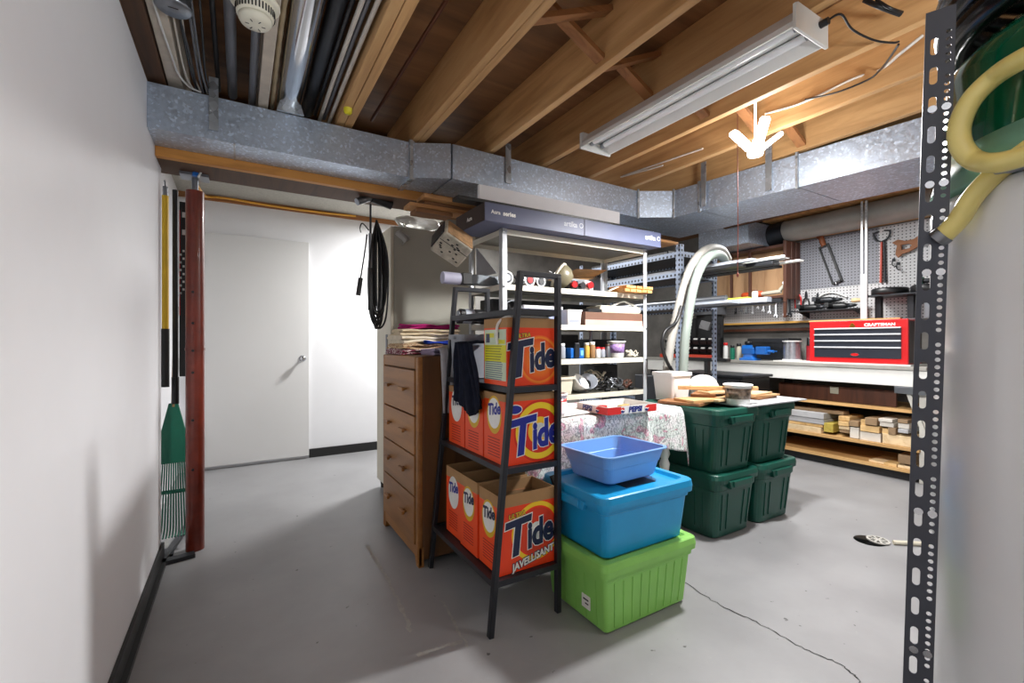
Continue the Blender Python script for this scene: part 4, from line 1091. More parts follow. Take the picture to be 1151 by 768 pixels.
single(MB().box((2.40,2.44,1.9345),(3.04,2.60,1.952)), 'plank', M_PL1, 'tan board bridging from the shelving top towards the slotted rack', 'plank', bevel=.002)
single(MB().box((2.42,2.47,1.953),(3.0,2.62,1.967)), 'plank', M_PL2, 'brown board lying on the tan bridging board', 'plank', bevel=.002)

# left end: tilted perforated metal box, long grey tube, grey sheet
c = P(508,274,y=2.42)
M_OLDMET = plain('scuffed_cream_metal', (176,170,154), .5, var=.35, nscale=18)
t = thing('metal_box', 'tilted old cream metal box with rusty stains hanging off the shelving end', 'box', c, 0)
Za = Vector((0,0,1))
ax = (RT*.74 - Za*.46 + FW*.46).normalized(); n1 = (-FW*.80 - Za*.55 - RT*.02); n1 = (n1-ax*n1.dot(ax)).normalized(); n2 = ax.cross(n1); n2 = n2 if n2.z > 0 else -n2
R = Matrix(((ax.x,n1.x,n2.x,c.x),(ax.y,n1.y,n2.y,c.y),(ax.z,n1.z,n2.z,c.z),(0,0,0,1)))
build(MB().cbox((0,0,0), (.19,.16,.15), M=R), 'case', M_OLDMET, t, bevel=.012, seg=3)
rnd = random.Random(9)
mb = MB()
for i in range(14): mb.cbox((rnd.uniform(-.075,.08),.0805,rnd.uniform(-.055,.055)), (.014,.002,.008), M=R)
build(mb, 'punched_holes', M_BLACK, t)
build(MB().cbox((-.096,0,.0), (.012,.135,.125), M=R), 'black_end', M_BLACK, t, bevel=.008)
build(MB().cbox((.005,0,.0755), (.17,.145,.004), M=R), 'rusty_top', plain('rusty_cream',(170,134,96),.7,var=.45,nscale=22), t)
build(MB().cbox((0,.0805,.02), (.188,.002,.003), M=R), 'seam', M_DARKSTEEL, t)
z = SZ[1]
t = thing('long_tube', 'long grey square tube with a pale end cap sticking out of the shelving', 'tube', (1.3,2.50,z))
build(MB().box((1.14,2.47,z+.002),(1.95,2.535,z+.062)), 'tube', plain('grey_blue_metal',(104,110,116),.45,.4), t, bevel=.004)
build(MB().cyl((1.03,2.502,z+.032),(1.14,2.502,z+.032),.036,n=16), 'end_cap', plain('lilac_plastic',(176,176,196),.5), t)
build(MB().box((1.145,2.463,z-.002),(1.21,2.54,z+.066)), 'clamp', M_BLACK, t, bevel=.003)
single(MB().prism([(2.46,1.575),(2.74,1.575),(2.74,1.78)], 1.372, 1.376, 'x'), 'metal_sheet', plain('grey_sheet',(150,150,152),.5,.3), 'triangular grey metal sheet leaning inside the shelving end', 'sheet')
# dark rolls on the third shelf
for (x, y, zz, r, L, m, lb) in ((1.14,2.50,1.315,.032,.5,M_BLACK,'thick dark roll sticking out of the shelving end below the grey tube'),
                                (1.23,2.42,1.286,.024,.4,M_DARKSTEEL,'thinner dark roll under the thick one at the shelving end'),
                                (1.18,2.62,1.29,.027,.5,M_BLACK,'dark roll lying behind the other two at the shelving end')):
    t = thing('material_roll', lb, 'roll', (x,y,zz-r))
    build(MB().cyl((x,y,zz),(x+L,y,zz),r,n=16), 'roll', m, t)
    build(MB().cyl((x-.012,y,zz),(x,y,zz),r*.7,n=14), 'core', M_STEEL, t)
    build(MB().cyl((x+.03,y,zz),(x+.09,y,zz),r*1.03,n=16), 'band', M_GREYPL, t)

# ---- second shelf: odd hardware
def spool(c, r, w, m1, m2, label, axis='y', name='spool', cat='spool', flange=.12):
    c = Vector(c); t = thing(name, label, cat, c)
    d = {'x':Vector((1,0,0)),'y':Vector((0,1,0)),'z':Vector((0,0,1))}[axis]; o = c+Vector((0,0,r)) if axis != 'z' else c+d*(w/2)
    build(MB().cyl(o-d*(w/2), o+d*(w/2), r*.62, n=22), 'winding', m2, t)
    for s in (-1,1):
        build(MB().cyl(o+d*(s*w/2-.004*s), o+d*(s*w/2+.004*s), r, n=26).cyl(o+d*(s*w/2), o+d*(s*(w/2+.007)), r*.25, n=14), 'flange', m1, t)
    q = o-d*(w/2+.0045)
    build(MB().cyl(q-d*.001, q, r*.74, n=24), 'dark_ring', M_DARKSTEEL, t); build(MB().cyl(q-d*.004, q-d*.001, r*.5, n=20), 'hub', m2, t)
    return t
z = SZ[1]+.001
spool((1.40,2.395,z), .042, .035, M_WHITEPL, M_STEEL, 'white notched spool behind the first shelving post')
spool((1.50,2.41,z), .032, .05, M_STEEL, M_WHITEPL, 'small steel spool beside the white notched one', 'x')
spool((1.565,2.405,z), .040, .05, M_WHITEPL, M_RED, 'red spool with white flanges on the second shelf')
spool((1.645,2.395,z), .034, .045, M_WHITEPL, M_BLACK, 'black-wound white spool close to the cream headlamp')
spool((1.60,2.52,z), .05, .05, M_RED, M_DARKSTEEL, 'dark red reel standing behind the small spools')
def blob_parts(loc, seed, label, name='machine_part', cols=None, s=1.0):
    """small cast fitting: body, boss, pipe stub and bolt"""
    rnd = random.Random(seed); c = Vector(loc); t = thing(name, label, 'machine part', c)
    m1, m2, m3 = cols or (M_STEEL, M_CHROME, M_BLACK)
    build(MB().loft([(0,.03*s,.025*s,.008),(.012*s,.034*s,.028*s,.01),(.03*s,.022*s,.02*s,.008),(.05*s,.024*s,.022*s,.008)], c=c), 'body', m1, t)
    build(MB().cyl(c+Vector((-.045*s,0,.03*s)), c+Vector((.045*s,.01*s,.034*s)), .013*s, n=12), 'stub', m2, t)
    build(MB().cyl(c+Vector((0,-.045*s,.025*s)), c+Vector((0,0,.028*s)), .018*s, .013*s, n=12), 'boss', m3, t)
    return t
# cream headlamp: tilted bowl with a dark rim band
c = P(630,294,y=2.44)
t = thing('work_headlamp', 'round cream and black lamp shell tilted on the second shelf', 'lamp', (c.x,c.y,z))
R = Matrix.Translation((c.x,c.y,z+.088)) @ Matrix.Rotation(.75,4,'Z') @ Matrix.Rotation(-1.05,4,'X') 
M_KHAKI = plain('khaki_enamel', (112,106,84), .35, coat=.4)
build(MB().lathe([(0,-.085),(.045,-.075),(.075,-.045),(.088,-.005),(.088,.006)], 28, M=R), 'shell', M_KHAKI, t)
build(MB().lathe([(.088,.006),(.094,.006),(.094,.022),(.086,.022),(.086,.010)], 28, M=R), 'rim', M_CREAM, t)
build(MB().lathe([(.086,.018),(.06,.034),(.03,.042),(0,.044)], 28, M=R), 'lens', plain('frosted_lens',(196,192,170),.25), t)
build(MB().tube(spline([R @ Vector((.095,0,.0)), R @ Vector((.12,.0,.05)), R @ Vector((.07,0,.10)), R @ Vector((0,0,.06))],5), .005, 6), 'wire_loop', M_BLACK, t)
blob_parts((1.90,2.40,z), 3, 'black and red fitting beside the cream headlamp', cols=(M_BLACK,M_CHROME,M_RED), s=1.2)
blob_parts((1.97,2.395,z), 4, 'grey fitting between black fitting and open metal box', cols=(M_STEEL,M_WHITEPL,M_BLACK), s=1.15)
blob_parts((2.035,2.40,z), 5, 'white and red fitting in front of the grey plate', cols=(M_WHITEPL,M_CHROME,M_RED), s=1.3)
t = thing('metal_case', 'open grey metal case of fittings on the second shelf', 'case', (2.11,2.44,z))
build(MB().box((2.0,2.50,z),(2.17,2.52,z+.095)).box((2.155,2.38,z),(2.17,2.52,z+.10)).box((2.0,2.38,z),(2.17,2.52,z+.006)), 'case', M_STEEL, t, bevel=.002)
t = thing('cardboard_box', 'tan cardboard box with lifted flap at the back of the second shelf', 'box', (2.11,2.64,z))
build(MB().box((1.98,2.56,z),(2.25,2.76,z+.13)), 'carton', M_CARD, t, bevel=.002)
build(MB().add([(1.97,2.555,z+.125),(2.25,2.555,z+.13),(2.27,2.44,z+.165),(1.99,2.44,z+.15)], [(0,1,2,3)]).add([(1.97,2.555,z+.128),(2.25,2.555,z+.133),(2.27,2.44,z+.168),(1.99,2.44,z+.153)], [(3,2,1,0)]), 'flap', M_CARD, t)
# wood shims poking out at the end of shelf two
M_SHIM = wood('orange_shim', (176,116,56), (214,156,92), 'x'); rnd = random.Random(5)
for i in range(10):
    k, l = i % 5, i//5
    x = 2.28+.055*k+.02*l; y = 2.33+.01*l
    w = ('lower','upper')[l]; o = ('at the box end','second from the box','in the middle','fourth from the box','at the hose end')[k]
    single(MB().cbox((x+.03,y+.03,z+.012+.026*l),(.05,.16,.020),rot=(0,0,rnd.uniform(-.1,.1))), 'wood_block', M_SHIM, f'small orange wooden block in the {w} row {o}', 'block', bevel=.002, group='wooden blocks at the end of the second shelf')
def cover(u, v):
    return (2.22+.20*u, 2.36+.03*v, z+.004+.055*math.sin(PI*.5*u)+.004*v)
hang('plastic_cover', M_CREAM, 'curved cream plastic cover leaning on the wooden blocks', cover, 12, 5, .004, 'cover')

# ---- third shelf
z = SZ[2]+.001
t = thing('case_fan', 'round black and chrome fan leaning inside the shelving behind the rack', 'fan', (1.43,2.40,z))
c = Vector((1.43,2.385,z+.072))
mb = MB()
ring = [(.07*math.cos(a),.07*math.sin(a)) for a in [2*PI*i/28 for i in range(28)]]
mb.plate(ring, [[(p[0]*.9,p[1]*.9) for p in ring]], .03, 0, FRONT(c.x,c.y,c.z))
build(mb, 'ring', M_STEEL, t)
mb = MB().cyl(c+Vector((0,-.02,0)), c+Vector((0,.02,0)), .022, n=16)
for i in range(7):
    a = 2*PI*i/7; mb.cbox((.042*math.cos(a)+c.x, c.y, .042*math.sin(a)+c.z), (.05,.004,.028), rot=(.5,-a,0))
build(mb, 'blades', M_BLACK, t)
t = thing('storage_box', 'pale blue lidded plastic box on the third shelf behind the rack', 'box', (1.66,2.42,z))
build(MB().loft([(0,.14,.05,.012),(.095,.15,.055,.012)], c=(1.66,2.42,z)), 'body', plain('frosted_blue',(150,160,196),.35), t)
build(MB().loft([(.095,.156,.062,.012),(.112,.156,.062,.012),(.116,.148,.055,.01)], c=(1.66,2.42,z)), 'lid', plain('pale_lid',(206,206,214),.4), t)
t = thing('storage_box', 'white plastic tub with grey front on the third shelf next to the brown carton', 'box', (1.915,2.42,z))
build(MB().loft([(0,.055,.05,.01),(.09,.062,.055,.01)], c=(1.915,2.42,z)), 'body', M_WHITEPL, t)
build(MB().box((1.87,2.368,z+.015),(1.955,2.371,z+.065)), 'label', M_GREYPL, t)
build(MB().loft([(.09,.066,.06,.01),(.10,.066,.06,.01)], c=(1.915,2.42,z)), 'lid', M_WHITEPL, t)
t = thing('brown_carton', 'brown carton with pinkish lower half on the third shelf', 'box', (2.27,2.45,z))
build(MB().box((2.0,2.36,z),(2.545,2.56,z+.09)), 'carton', plain('brown_carton_board',(110,78,62),.7), t, bevel=.003)
build(MB().box((1.998,2.357,z),(2.547,2.361,z+.038)), 'band', plain('pink_board',(196,160,150),.7), t)
t = thing('electronic_unit', 'flat white appliance with black side lying on the brown carton', 'appliance', (2.33,2.44,z+.092))
build(MB().loft([(0,.19,.085,.015),(.02,.2,.09,.02),(.045,.19,.085,.02),(.05,.17,.07,.02)], c=(2.34,2.45,z+.092)), 'body', M_CREAM, t)
build(MB().loft([(.0,.07,.06,.02),(.018,.07,.06,.02),(.022,.06,.05,.02)], c=(2.09,2.42,z+.092)), 'black_end', M_BLACK, t)
build(MB().tube(spline([(2.3,2.42,z+.145),(2.40,2.41,z+.18),(2.48,2.42,z+.165),(2.52,2.40,z+.15)],5), .008, 8), 'handle', M_WHITEPL, t)

# ---- fourth shelf: bottles, jars and a pail
z = SZ[3]+.001
def jar(x, y, zz, r, h, m, lidm, label, name='jar', neck=True):
    t = thing(name, label, name.split('_')[-1], (x,y,zz))
    p = [(r*.92,0),(r,.006),(r,h*.72),(r*.8,h*.82),(r*.8,h*.86)] if neck else [(r*.9,0),(r,.005),(r,h*.86)]
    build(MB().lathe(p, 18, c=(x,y,zz)), 'body', m, t)
    build(MB().lathe([(r*.86,h*.84),(r*.88,h*.85),(r*.88,h),(r*.8,h*1.01),(0,h*1.01)], 18, c=(x,y,zz)), 'lid', lidm, t)
    return t
jar(1.83,2.40,z, .026,.10, M_GREYPL, M_WHITEPL, 'grey bottle on the fourth shelf next to the top detergent box')
t = thing('battery_charger', 'blue and black charger on the fourth shelf', 'charger', (1.93,2.40,z))
build(MB().box((1.885,2.37,z),(2.0,2.44,z+.07)), 'case', M_BLUE, t, bevel=.006)
build(MB().box((1.91,2.355,z+.004),(1.95,2.372,z+.105)), 'pack', M_DARKSTEEL, t, bevel=.006)
build(MB().box((1.965,2.366,z+.02),(1.99,2.371,z+.055)), 'panel', plain('sky_panel',(120,190,236),.4), t)
M_MUST = plain('mustard_label', (196,160,70), .45)
jar(2.045,2.40,z, .020,.105, M_MUST, M_CREAM, 'mustard yellow bottle beside the blue charger', 'bottle')
jar(2.095,2.40,z, .021,.11, plain('amber_tin',(150,116,80),.4), M_WHITEPL, 'amber bottle with white cap next to the mustard one', 'bottle')
jar(2.145,2.40,z, .020,.075, M_WHITEPL, M_RED, 'small white jar with red lid on the fourth shelf')
jar(2.19,2.40,z, .019,.072, M_GREYPL, M_RED, 'small grey jar with red lid on the fourth shelf')
jar(2.238,2.40,z, .020,.095, M_STEEL, M_BROWN, 'steel-coloured jar with brown lid beside the white pail')
def pail(x, y, zz, r, h, m, label, lab=None, handle=True, liftlid=True):
    t = thing('pail', label, 'pail', (x,y,zz))
    build(MB().lathe([(r*.84,0),(r*.86,.004),(r*.985,h*.94),(r*1.05,h*.94),(r*1.05,h),(r*.96,h),(r*.94,h*.9),(r*.80,.006),(0,.006)], 26, c=(x,y,zz)), 'body', m, t)
    if lab: build(MB().lathe([(r*.895,h*.28),(r*.972,h*.82)], 26, c=(x,y,zz)), 'label', lab, t)
    if liftlid: build(MB().lathe([(r*1.06,h*.93),(r*1.08,h*.95),(r*1.08,h*1.02),(r*1.0,h*1.03),(0,h*1.01)], 26, c=(x,y,zz)), 'lid', m, t)
    return t
M_LILACLAB = plain('lilac_label', (150,120,176), .5, var=.6, nscale=60)
pail(2.345,2.425,z, .062,.115, M_WHITEPL, 'white pail with lilac printed label on the fourth shelf', M_LILACLAB)
t = thing('wire_coil', 'tangle of pale wire at the end of the fourth shelf', 'wire', (2.49,2.41,z))
rnd = random.Random(31)
def tangle(c, R, h, n, r, rnd):
    mb = MB(); pts = []
    for i in range(n):
        a = i*.9+rnd.uniform(-.3,.3); q = R*rnd.uniform(.45,1)
        pts.append(Vector(c)+Vector((q*math.cos(a), q*.7*math.sin(a), h*rnd.uniform(.05,1))))
    return mb.tube(spline(pts, 6), r, 6)
build(tangle((2.49,2.41,z), .055, .05, 26, .004, rnd), 'loops', M_CREAM, t)
single(MB().box((2.20,2.55,z),(2.55,2.75,z+.13)), 'organizer_case', M_DARKSTEEL, 'dark perforated case at the back of the fourth shelf', 'case', bevel=.004)
single(MB().cyl((2.17,2.5,z),(2.17,2.5,z+.19),.012,n=12), 'metal_rod', M_STEEL, 'upright steel rod standing among jars on the fourth shelf', 'rod')

# ---- fifth shelf: bins and wires
z = SZ[4]+.001
t = thing('beige_bin', 'beige open plastic bin on the lowest visible shelf', 'bin', (1.78,2.47,z))
build(MB().loft([(0,.115,.08,.02),(.10,.125,.09,.02),(.10,.138,.10,.025),(.115,.138,.10,.025),(.115,.12,.085,.02),(.01,.11,.075,.02)], c=(1.79,2.46,z)), 'body', M_CREAM, t)
for k, (x, a, m, l) in enumerate(((1.99,.3,M_WHITEPL,'white bowl tipped on the shelf beside the beige bin'),(2.08,-.4,M_GREYPL,'grey bowl nested against the white one'))):
    R = Matrix.Translation((x,2.43,z+.05)) @ Matrix.Rotation(.8,4,'X') @ Matrix.Rotation(a,4,'Y')
    single(MB().lathe([(0,-.03),(.03,-.03),(.06,.03),(.065,.045),(.061,.045),(.028,-.024),(0,-.024)], 22, M=R), 'bowl', m, l, 'bowl')
for k, (x, y, R_, h, n, r, m, l) in enumerate(((2.20,2.42,.08,.10,34,.0045,M_BLACK,'black wire tangle on the lowest visible shelf'),(2.33,2.42,.075,.09,30,.005,M_STEEL,'grey wire tangle at the post end of the lowest visible shelf'),(2.22,2.52,.10,.15,30,.006,M_CREAM,'cream cable heap behind the black wire tangle'),(2.46,2.43,.05,.07,24,.004,M_BROWN,'brown wire tangle against the shelving post'))):
    t = thing('wire_tangle', l, 'wire', (x,y,z)); build(tangle((x,y,z), R_, h, n, r, rnd), 'loops', m, t)
    build(MB().cyl((x-.02,y-R_*.7,z+.012),(x+.02,y-R_*.75,z+.012),.012,n=10), 'plug', M_BLACK, t)
blob_parts((2.08,2.52,z+.0), 8, 'white cast fitting behind the bowls', cols=(M_WHITEPL,M_CREAM,M_BLACK), s=1.9)
# dark filler cases added to darken the bright shelf backs
for (sz_, x0, x1, h, m, l) in ((2,1.42,1.95,.17,M_BLACK,'added black filler at the back of the third shelf behind the blue box'),(2,2.0,2.52,.16,M_DARKSTEEL,'added dark steel filler at the back of the third shelf behind the brown carton'),
        (3,1.42,2.14,.165,M_BLACK,'added black filler at the back of the fourth shelf behind the bottles'),(4,1.66,2.05,.18,M_BLACK,'added black filler at the back of the lowest visible shelf behind the beige bin'),(4,2.30,2.53,.17,M_DARKSTEEL,'added dark filler at the back of the lowest visible shelf behind the brown wire')):
    t = thing('dark_filler', l, 'case', ((x0+x1)/2,2.68,SZ[sz_]+.001))
    build(MB().box((x0,2.60,SZ[sz_]+.001),(x1,2.78,SZ[sz_]+h)), 'body', m, t, bevel=.006)
    build(MB().box(((x0+x1)/2-.06,2.588,SZ[sz_]+h*.5),((x0+x1)/2+.06,2.6,SZ[sz_]+h*.5+.02)), 'grip', M_DARKSTEEL, t, bevel=.003)
# lower shelf in shade
single(MB().box((1.45,2.40,.222),(1.85,2.74,.50)), 'carton', M_CARD, 'brown carton on the bottom shelf under the table height', 'box', bevel=.003)

# ================================================================ slotted-angle rack with metal stock
M_SLOT = dotted('perforated_angle', (134,146,166), (30,32,38), .040, .011, 'yz', .45, .3)
M_SLOTX = dotted('perforated_angle_x', (134,146,166), (30,32,38), .040, .011, 'xz', .45, .3)
AX0, AX1, AY0, AY1 = 3.10, 3.58, 2.47, 3.75
t = thing('slotted_rack', 'blue-grey slotted-angle rack loaded with metal bars beside the shelving unit', 'rack', (3.34,3.1,0))
for x, sx in ((AX0,1),(AX1,-1)):
    for y, sy in ((AY0,1),(AY1,-1)):
        build(MB().box((x,y,0),(x+sx*.044,y+sy*.003,1.95), 1).box((x,y+sy*.003,0),(x+sx*.003,y+sy*.047,1.95), 0), 'post', [M_SLOT,M_SLOTX], t)
for z in (1.87,1.70,1.44,.55):
    mb = MB()
    for x in (AX0-.003, AX1): mb.box((x,AY0,z-.022),(x+.003,AY1,z+.022), 0)
    for y in (AY0-.003, AY1): mb.box((AX0,y,z-.022),(AX1,y+.003,z+.022), 1)
    mb.box((AX0,AY0,z-.006),(AX1,AY1,z-.002), 2)
    build(mb, 'rack_shelf', [M_SLOT,M_SLOTX,M_DARKSTEEL], t)
rnd = random.Random(41)
metals = [(M_BLACK,'black'),(M_DARKSTEEL,'dark steel'),(M_GREYPL,'grey'),(M_STEEL,'bright steel'),(M_WHITEPL,'white plastic')]
def stock(z0, rows, tagline, n0):
    for i, (x, w, h, y0, y1, k, dz, kind, l) in enumerate(rows):
        mb = MB()
        if kind == 'bar': mb.box((x,y0,z0+dz),(x+w,y1,z0+dz+h))
        elif kind == 'pipe': mb.cyl((x+w/2,y0,z0+dz+w/2),(x+w/2,y1,z0+dz+w/2), w/2, n=14)
        else: mb.box((x,y0,z0+dz),(x+w,y1,z0+dz+.004)).box((x,y0,z0+dz),(x+.004,y1,z0+dz+h))
        single(mb, {'bar':'metal_bar','pipe':'stock_pipe','angle':'angle_bar'}[kind], metals[k][0], l, {'bar':'bar','pipe':'pipe','angle':'bar'}[kind], bevel=.001 if kind=='bar' else 0, group=tagline)
g = 'metal stock lying on the slotted rack'
stock(1.70, [(3.12,.10,.022,1.98,3.6,0,0,'bar','wide black bar at the bottom of the upper stock pile'),(3.24,.09,.03,1.80,3.6,1,0,'bar','dark steel bar in the middle of the upper stock pile'),(3.36,.12,.018,1.86,3.6,0,0,'bar','broad black bar on the bench side of the upper stock pile'),
             (3.16,.05,.02,1.90,3.5,2,.032,'bar','grey bar lying over the wide black bar'),(3.25,.06,.02,1.72,3.4,4,.032,'angle','white channel sticking furthest out of the upper stock pile'),(3.33,.04,.04,1.78,3.5,3,.032,'pipe','bright steel pipe beside the white channel'),
             (3.40,.06,.012,1.70,3.4,4,.022,'bar','white flat bar on the bench side of the upper stock pile'),(3.20,.14,.006,2.02,3.5,2,.056,'bar','thin grey strip on top of the upper stock pile')], g, 0)
stock(1.44, [(3.12,.14,.02,2.06,3.6,2,0,'bar','wide grey bar on the lower rack shelf'),(3.28,.06,.035,1.86,3.6,2,0,'bar','grey bar sticking out of the lower rack shelf'),(3.36,.05,.03,1.92,3.6,1,0,'bar','dark bar beside the grey one on the lower rack shelf'),
             (3.43,.07,.028,1.84,3.6,1,0,'angle','dark angle iron at the bench edge of the lower rack shelf'),(3.14,.04,.04,2.1,3.4,3,.022,'pipe','bright pipe on top of the wide grey bar')], g, 8)
single(MB().box((3.30,2.02,1.477),(3.46,2.24,1.489)), 'green_card', plain('lime_card',(196,206,70),.5), 'yellow-green card strip lying on the lower rack bars', 'card')
jar(3.33,1.98,1.477, .022,.06, M_CREAM, M_BROWN, 'small cream jar standing at the end of the lower rack bars')
# dark boxes in the rack
for (a, b, m, l) in (((3.13,2.5,.555),(3.5,3.0,.85),M_DARKSTEEL,'dark steel box on the low shelf of the slotted rack'),((3.13,2.62,1.876),(3.5,3.6,1.925),M_BLACK,'flat black case on top of the slotted rack')):
    t = thing('tool_case', l, 'case', ((a[0]+b[0])/2,(a[1]+b[1])/2,a[2]))
    build(MB().box(a, b), 'body', m, t, bevel=.008)
    build(MB().box((a[0]+.1,a[1]-.012,(a[2]+b[2])/2-.01),(b[0]-.1,a[1]-.002,(a[2]+b[2])/2+.01)), 'latch_handle', M_STEEL, t, bevel=.003)

# ribbed dust hose draped over the rack
M_HOSE = plain('grey_green_hose', (128,138,132), .55, var=.06)
M_HOSE2 = plain('pale_grey_hose', (150,148,142), .6, var=.06)
def hosepath(L, Y):
    return [P(px,py,y=Y+dy) for px,py,dy in L]
single(MB().tube(spline(hosepath([(748,446,.0),(750,415,.0),(755,380,0),(763,345,0),(770,318,0),(778,298,0),(788,285,.0),(800,279,.02),(812,282,.08),(818,292,.16)],2.22),16), .029, 12, rib=.16), 'dust_hose', M_HOSE2, 'pale grey ribbed dust hose looped over the metal bars, strand nearer the shelving', 'hose')
single(MB().tube(spline(hosepath([(766,446,0),(768,414,0),(770,382,0),(774,352,0),(779,325,0),(785,306,0),(793,292,0),(803,286,.02),(812,289,.1),(817,300,.16)],2.12),16), .030, 12, rib=.16), 'dust_hose', M_HOSE, 'grey-green ribbed dust hose looped over the metal bars, strand nearer the bench', 'hose')
single(MB().tube(spline(hosepath([(766,344,0),(760,362,0),(748,372,0),(744,385,0),(747,400,0),(755,416,0),(768,432,0)],2.18),8), .012, 8), 'black_hose', M_BLACK, 'thin black hose bending beside the ribbed hoses', 'hose')

# ================================================================ wood scraps, pail and bucket on the green totes
ZG = gz-.012+gz
single(MB().box((2.58,1.575,ZG+.001),(3.25,2.12,ZG+.009)), 'hardboard_sheet', plain('pale_grey_board',(176,178,182),.6), 'pale grey panel lying across the dark green totes', 'panel', bevel=.001)
z = ZG+.010
M_T1 = wood('tan_scrap',(176,128,80),(208,164,112),'x'); M_T2 = wood('brown_scrap',(110,72,44),(146,100,62),'x'); M_T3 = wood('pale_scrap',(196,160,116),(222,190,146),'x')
boards = [((2.45,1.90,ZG+.002),(.30,.26,.018),.3,M_T2,'brown board at the bottom of the scrap pile by the white bucket'),
 ((2.46,1.83,ZG+.021),(.24,.16,.016),-.1,M_T1,'tan board second in the scrap pile by the white bucket'),
 ((2.62,1.80,z+.012),(.26,.15,.014),.12,M_T3,'pale square board in front of the scrap pile'),
 ((2.66,1.92,z+.027),(.30,.14,.016),.5,M_T2,'brown board turned askew in the scrap pile'),
 ((2.70,1.86,z+.044),(.22,.12,.012),-.25,M_T3,'pale board on top of the askew brown one'),
 ((2.76,1.82,z+.012),(.16,.10,.018),.8,M_T1,'short tan board behind the printed paint pail'),
 ((2.72,1.93,z+.058),(.20,.07,.014),.15,M_T1,'narrow tan strip on top of the scrap pile'),
 ((3.02,1.82,z+.001),(.26,.22,.012),.1,M_T2,'brown board beside the paint pail on the bench side'),
 ((3.03,1.81,z+.014),(.27,.20,.012),-.05,M_T1,'tan board on the brown one on the bench side'),
 ((3.01,1.83,z+.027),(.24,.20,.010),.12,M_T3,'topmost pale board on the bench side of the paint pail')]
for c, sz, a, m, l in boards:
    single(MB().cbox((0,0,sz[2]/2), sz), 'wood_board', m, l, 'board', loc=c, local=True, rot=(0,0,a), bevel=.002, group='wood scraps on the green totes')
a0 = P(762,424,y=1.95); b0 = P(852,430,y=1.60); z_ = z+.085
single(MB().bar((a0.x,a0.y,z_),(b0.x,b0.y,z_+.01),.035,.022), 'wooden_stick', M_T1, 'long orange-tan wooden stick lying on top of the scrap pile', 'stick', bevel=.002)
M_PRINTED = plain('brown_printed_label', (120,104,90), .45, var=.9, nscale=34)
pail(2.635,1.675,z, .078,.118, M_WHITEPL, 'white paint pail with grey and brown printed label on the green totes', M_PRINTED, liftlid=True)
c = Vector((2.50,2.06,ZG+.001))
t = thing('white_bucket', 'square white plastic bucket behind the wood scraps', 'bucket', c)
build(MB().loft([(.0,.080,.075,.02),(.165,.094,.088,.02),(.165,.101,.095,.025),(.187,.101,.095,.025),(.187,.090,.084,.02),(.01,.075,.07,.02)], c=c), 'body', M_WHITEPL, t)
def lumpfn(u, v):
    a = 2*PI*u; ph = PI*.5*v
    r = 1+.12*noise.noise(Vector((2*math.cos(a),2*math.sin(a),3*v+5)))
    return (2.80+.13*r*math.cos(ph)*math.cos(a), 2.04+.09*r*math.cos(ph)*math.sin(a), z+.07+.075*r*math.sin(ph))
single(MB().grid(lumpfn, 26, 10).cyl((2.80,2.04,z),(2.80,2.04,z+.072),.09,n=20), 'stuffed_bag', plain('white_print_bag',(220,216,210),.6,var=.2,nscale=25), 'white printed bag bulging behind the scrap pile', 'bag')
# ================================================================ workbench along the right wall
BX, BXB, BY0, BY1, BZ = 4.68, 5.33, 1.38, 4.25, .945
t = thing('workbench', 'long white-fronted workbench along the pegboard wall with open lumber shelves below', 'workbench', (5.0,2.8,0))
M_BTOP = plain('grey_bench_top', (150,148,142), .55, var=.15, nscale=6)
build(MB().box((BX-.015,BY0,BZ-.03),(BXB,BY1,BZ)), 'bench_top', M_BTOP, t, bevel=.003)
build(MB().box((BX,BY0,BZ-.165),(BX+.02,BY1,BZ-.03)), 'apron', M_WHITEMETAL, t, bevel=.003)
M_PALELEG = plain('pale_painted_leg', (190,188,180), .6, var=.08)
for y in (BY0+.03, 2.75, BY1-.05):
    build(MB().box((BX+.03,y-.03,0),(BX+.09,y+.03,BZ-.03)), 'leg', M_PALELEG if y < 2 else M_DARKSTEEL, t, bevel=.003)
    build(MB().box((BXB-.09,y-.03,0),(BXB-.03,y+.03,BZ-.03)), 'leg', M_DARKSTEEL, t, bevel=.003)
build(MB().bar((BX+.035,BY0-.012,.30),(BX+.035,BY0+.14,.78),.03,.05,up=(1,0,0)), 'brace', M_PALELEG, t)
build(MB().box((BX-.01,BY0+.01,BZ-.225),(BX+.06,BY0+.21,BZ-.168)), 'corner_bracket', M_STEEL, t, bevel=.003)
M_SH = wood('shelf_pine', (176,132,78), (212,170,112), 'y')
build(MB().box((BX+.05,BY0+.05,.56),(BXB,BY1-.1,.585)), 'shelf_board', M_SH, t)
build(MB().box((BX+.0,BY0+.05,.255),(BXB,BY1-.1,.28)), 'shelf_board', M_SH, t)
build(MB().box((BX+.0,BY0+.05,.075),(BXB,BY1-.1,.10)), 'shelf_board', M_SH, t)
build(MB().box((BX+.05,BY0+.08,0),(BX+.07,BY1-.1,.075)), 'gap_shade', M_BLACK, t)  # black strip painted in as the dark gap under the lowest shelf
build(MB().box((BXB-.02,BY0+.05,.10),(BXB,BY1-.1,.56)), 'back_panel', plain('dark_hardboard',(70,62,52),.8), t)
single(MB().box((BX+.12,1.62,.587),(BX+.15,2.6,.73)), 'stored_board', M_BROWN, 'dark reddish board standing on edge on the top bench shelf', 'board', bevel=.003)
single(MB().box((BX+.112,2.05,.66),(BX+.118,2.12,.725)), 'paper_tag', plain('grey_tag',(150,146,130),.7), 'small pale tag fixed on the dark reddish board', 'tag')
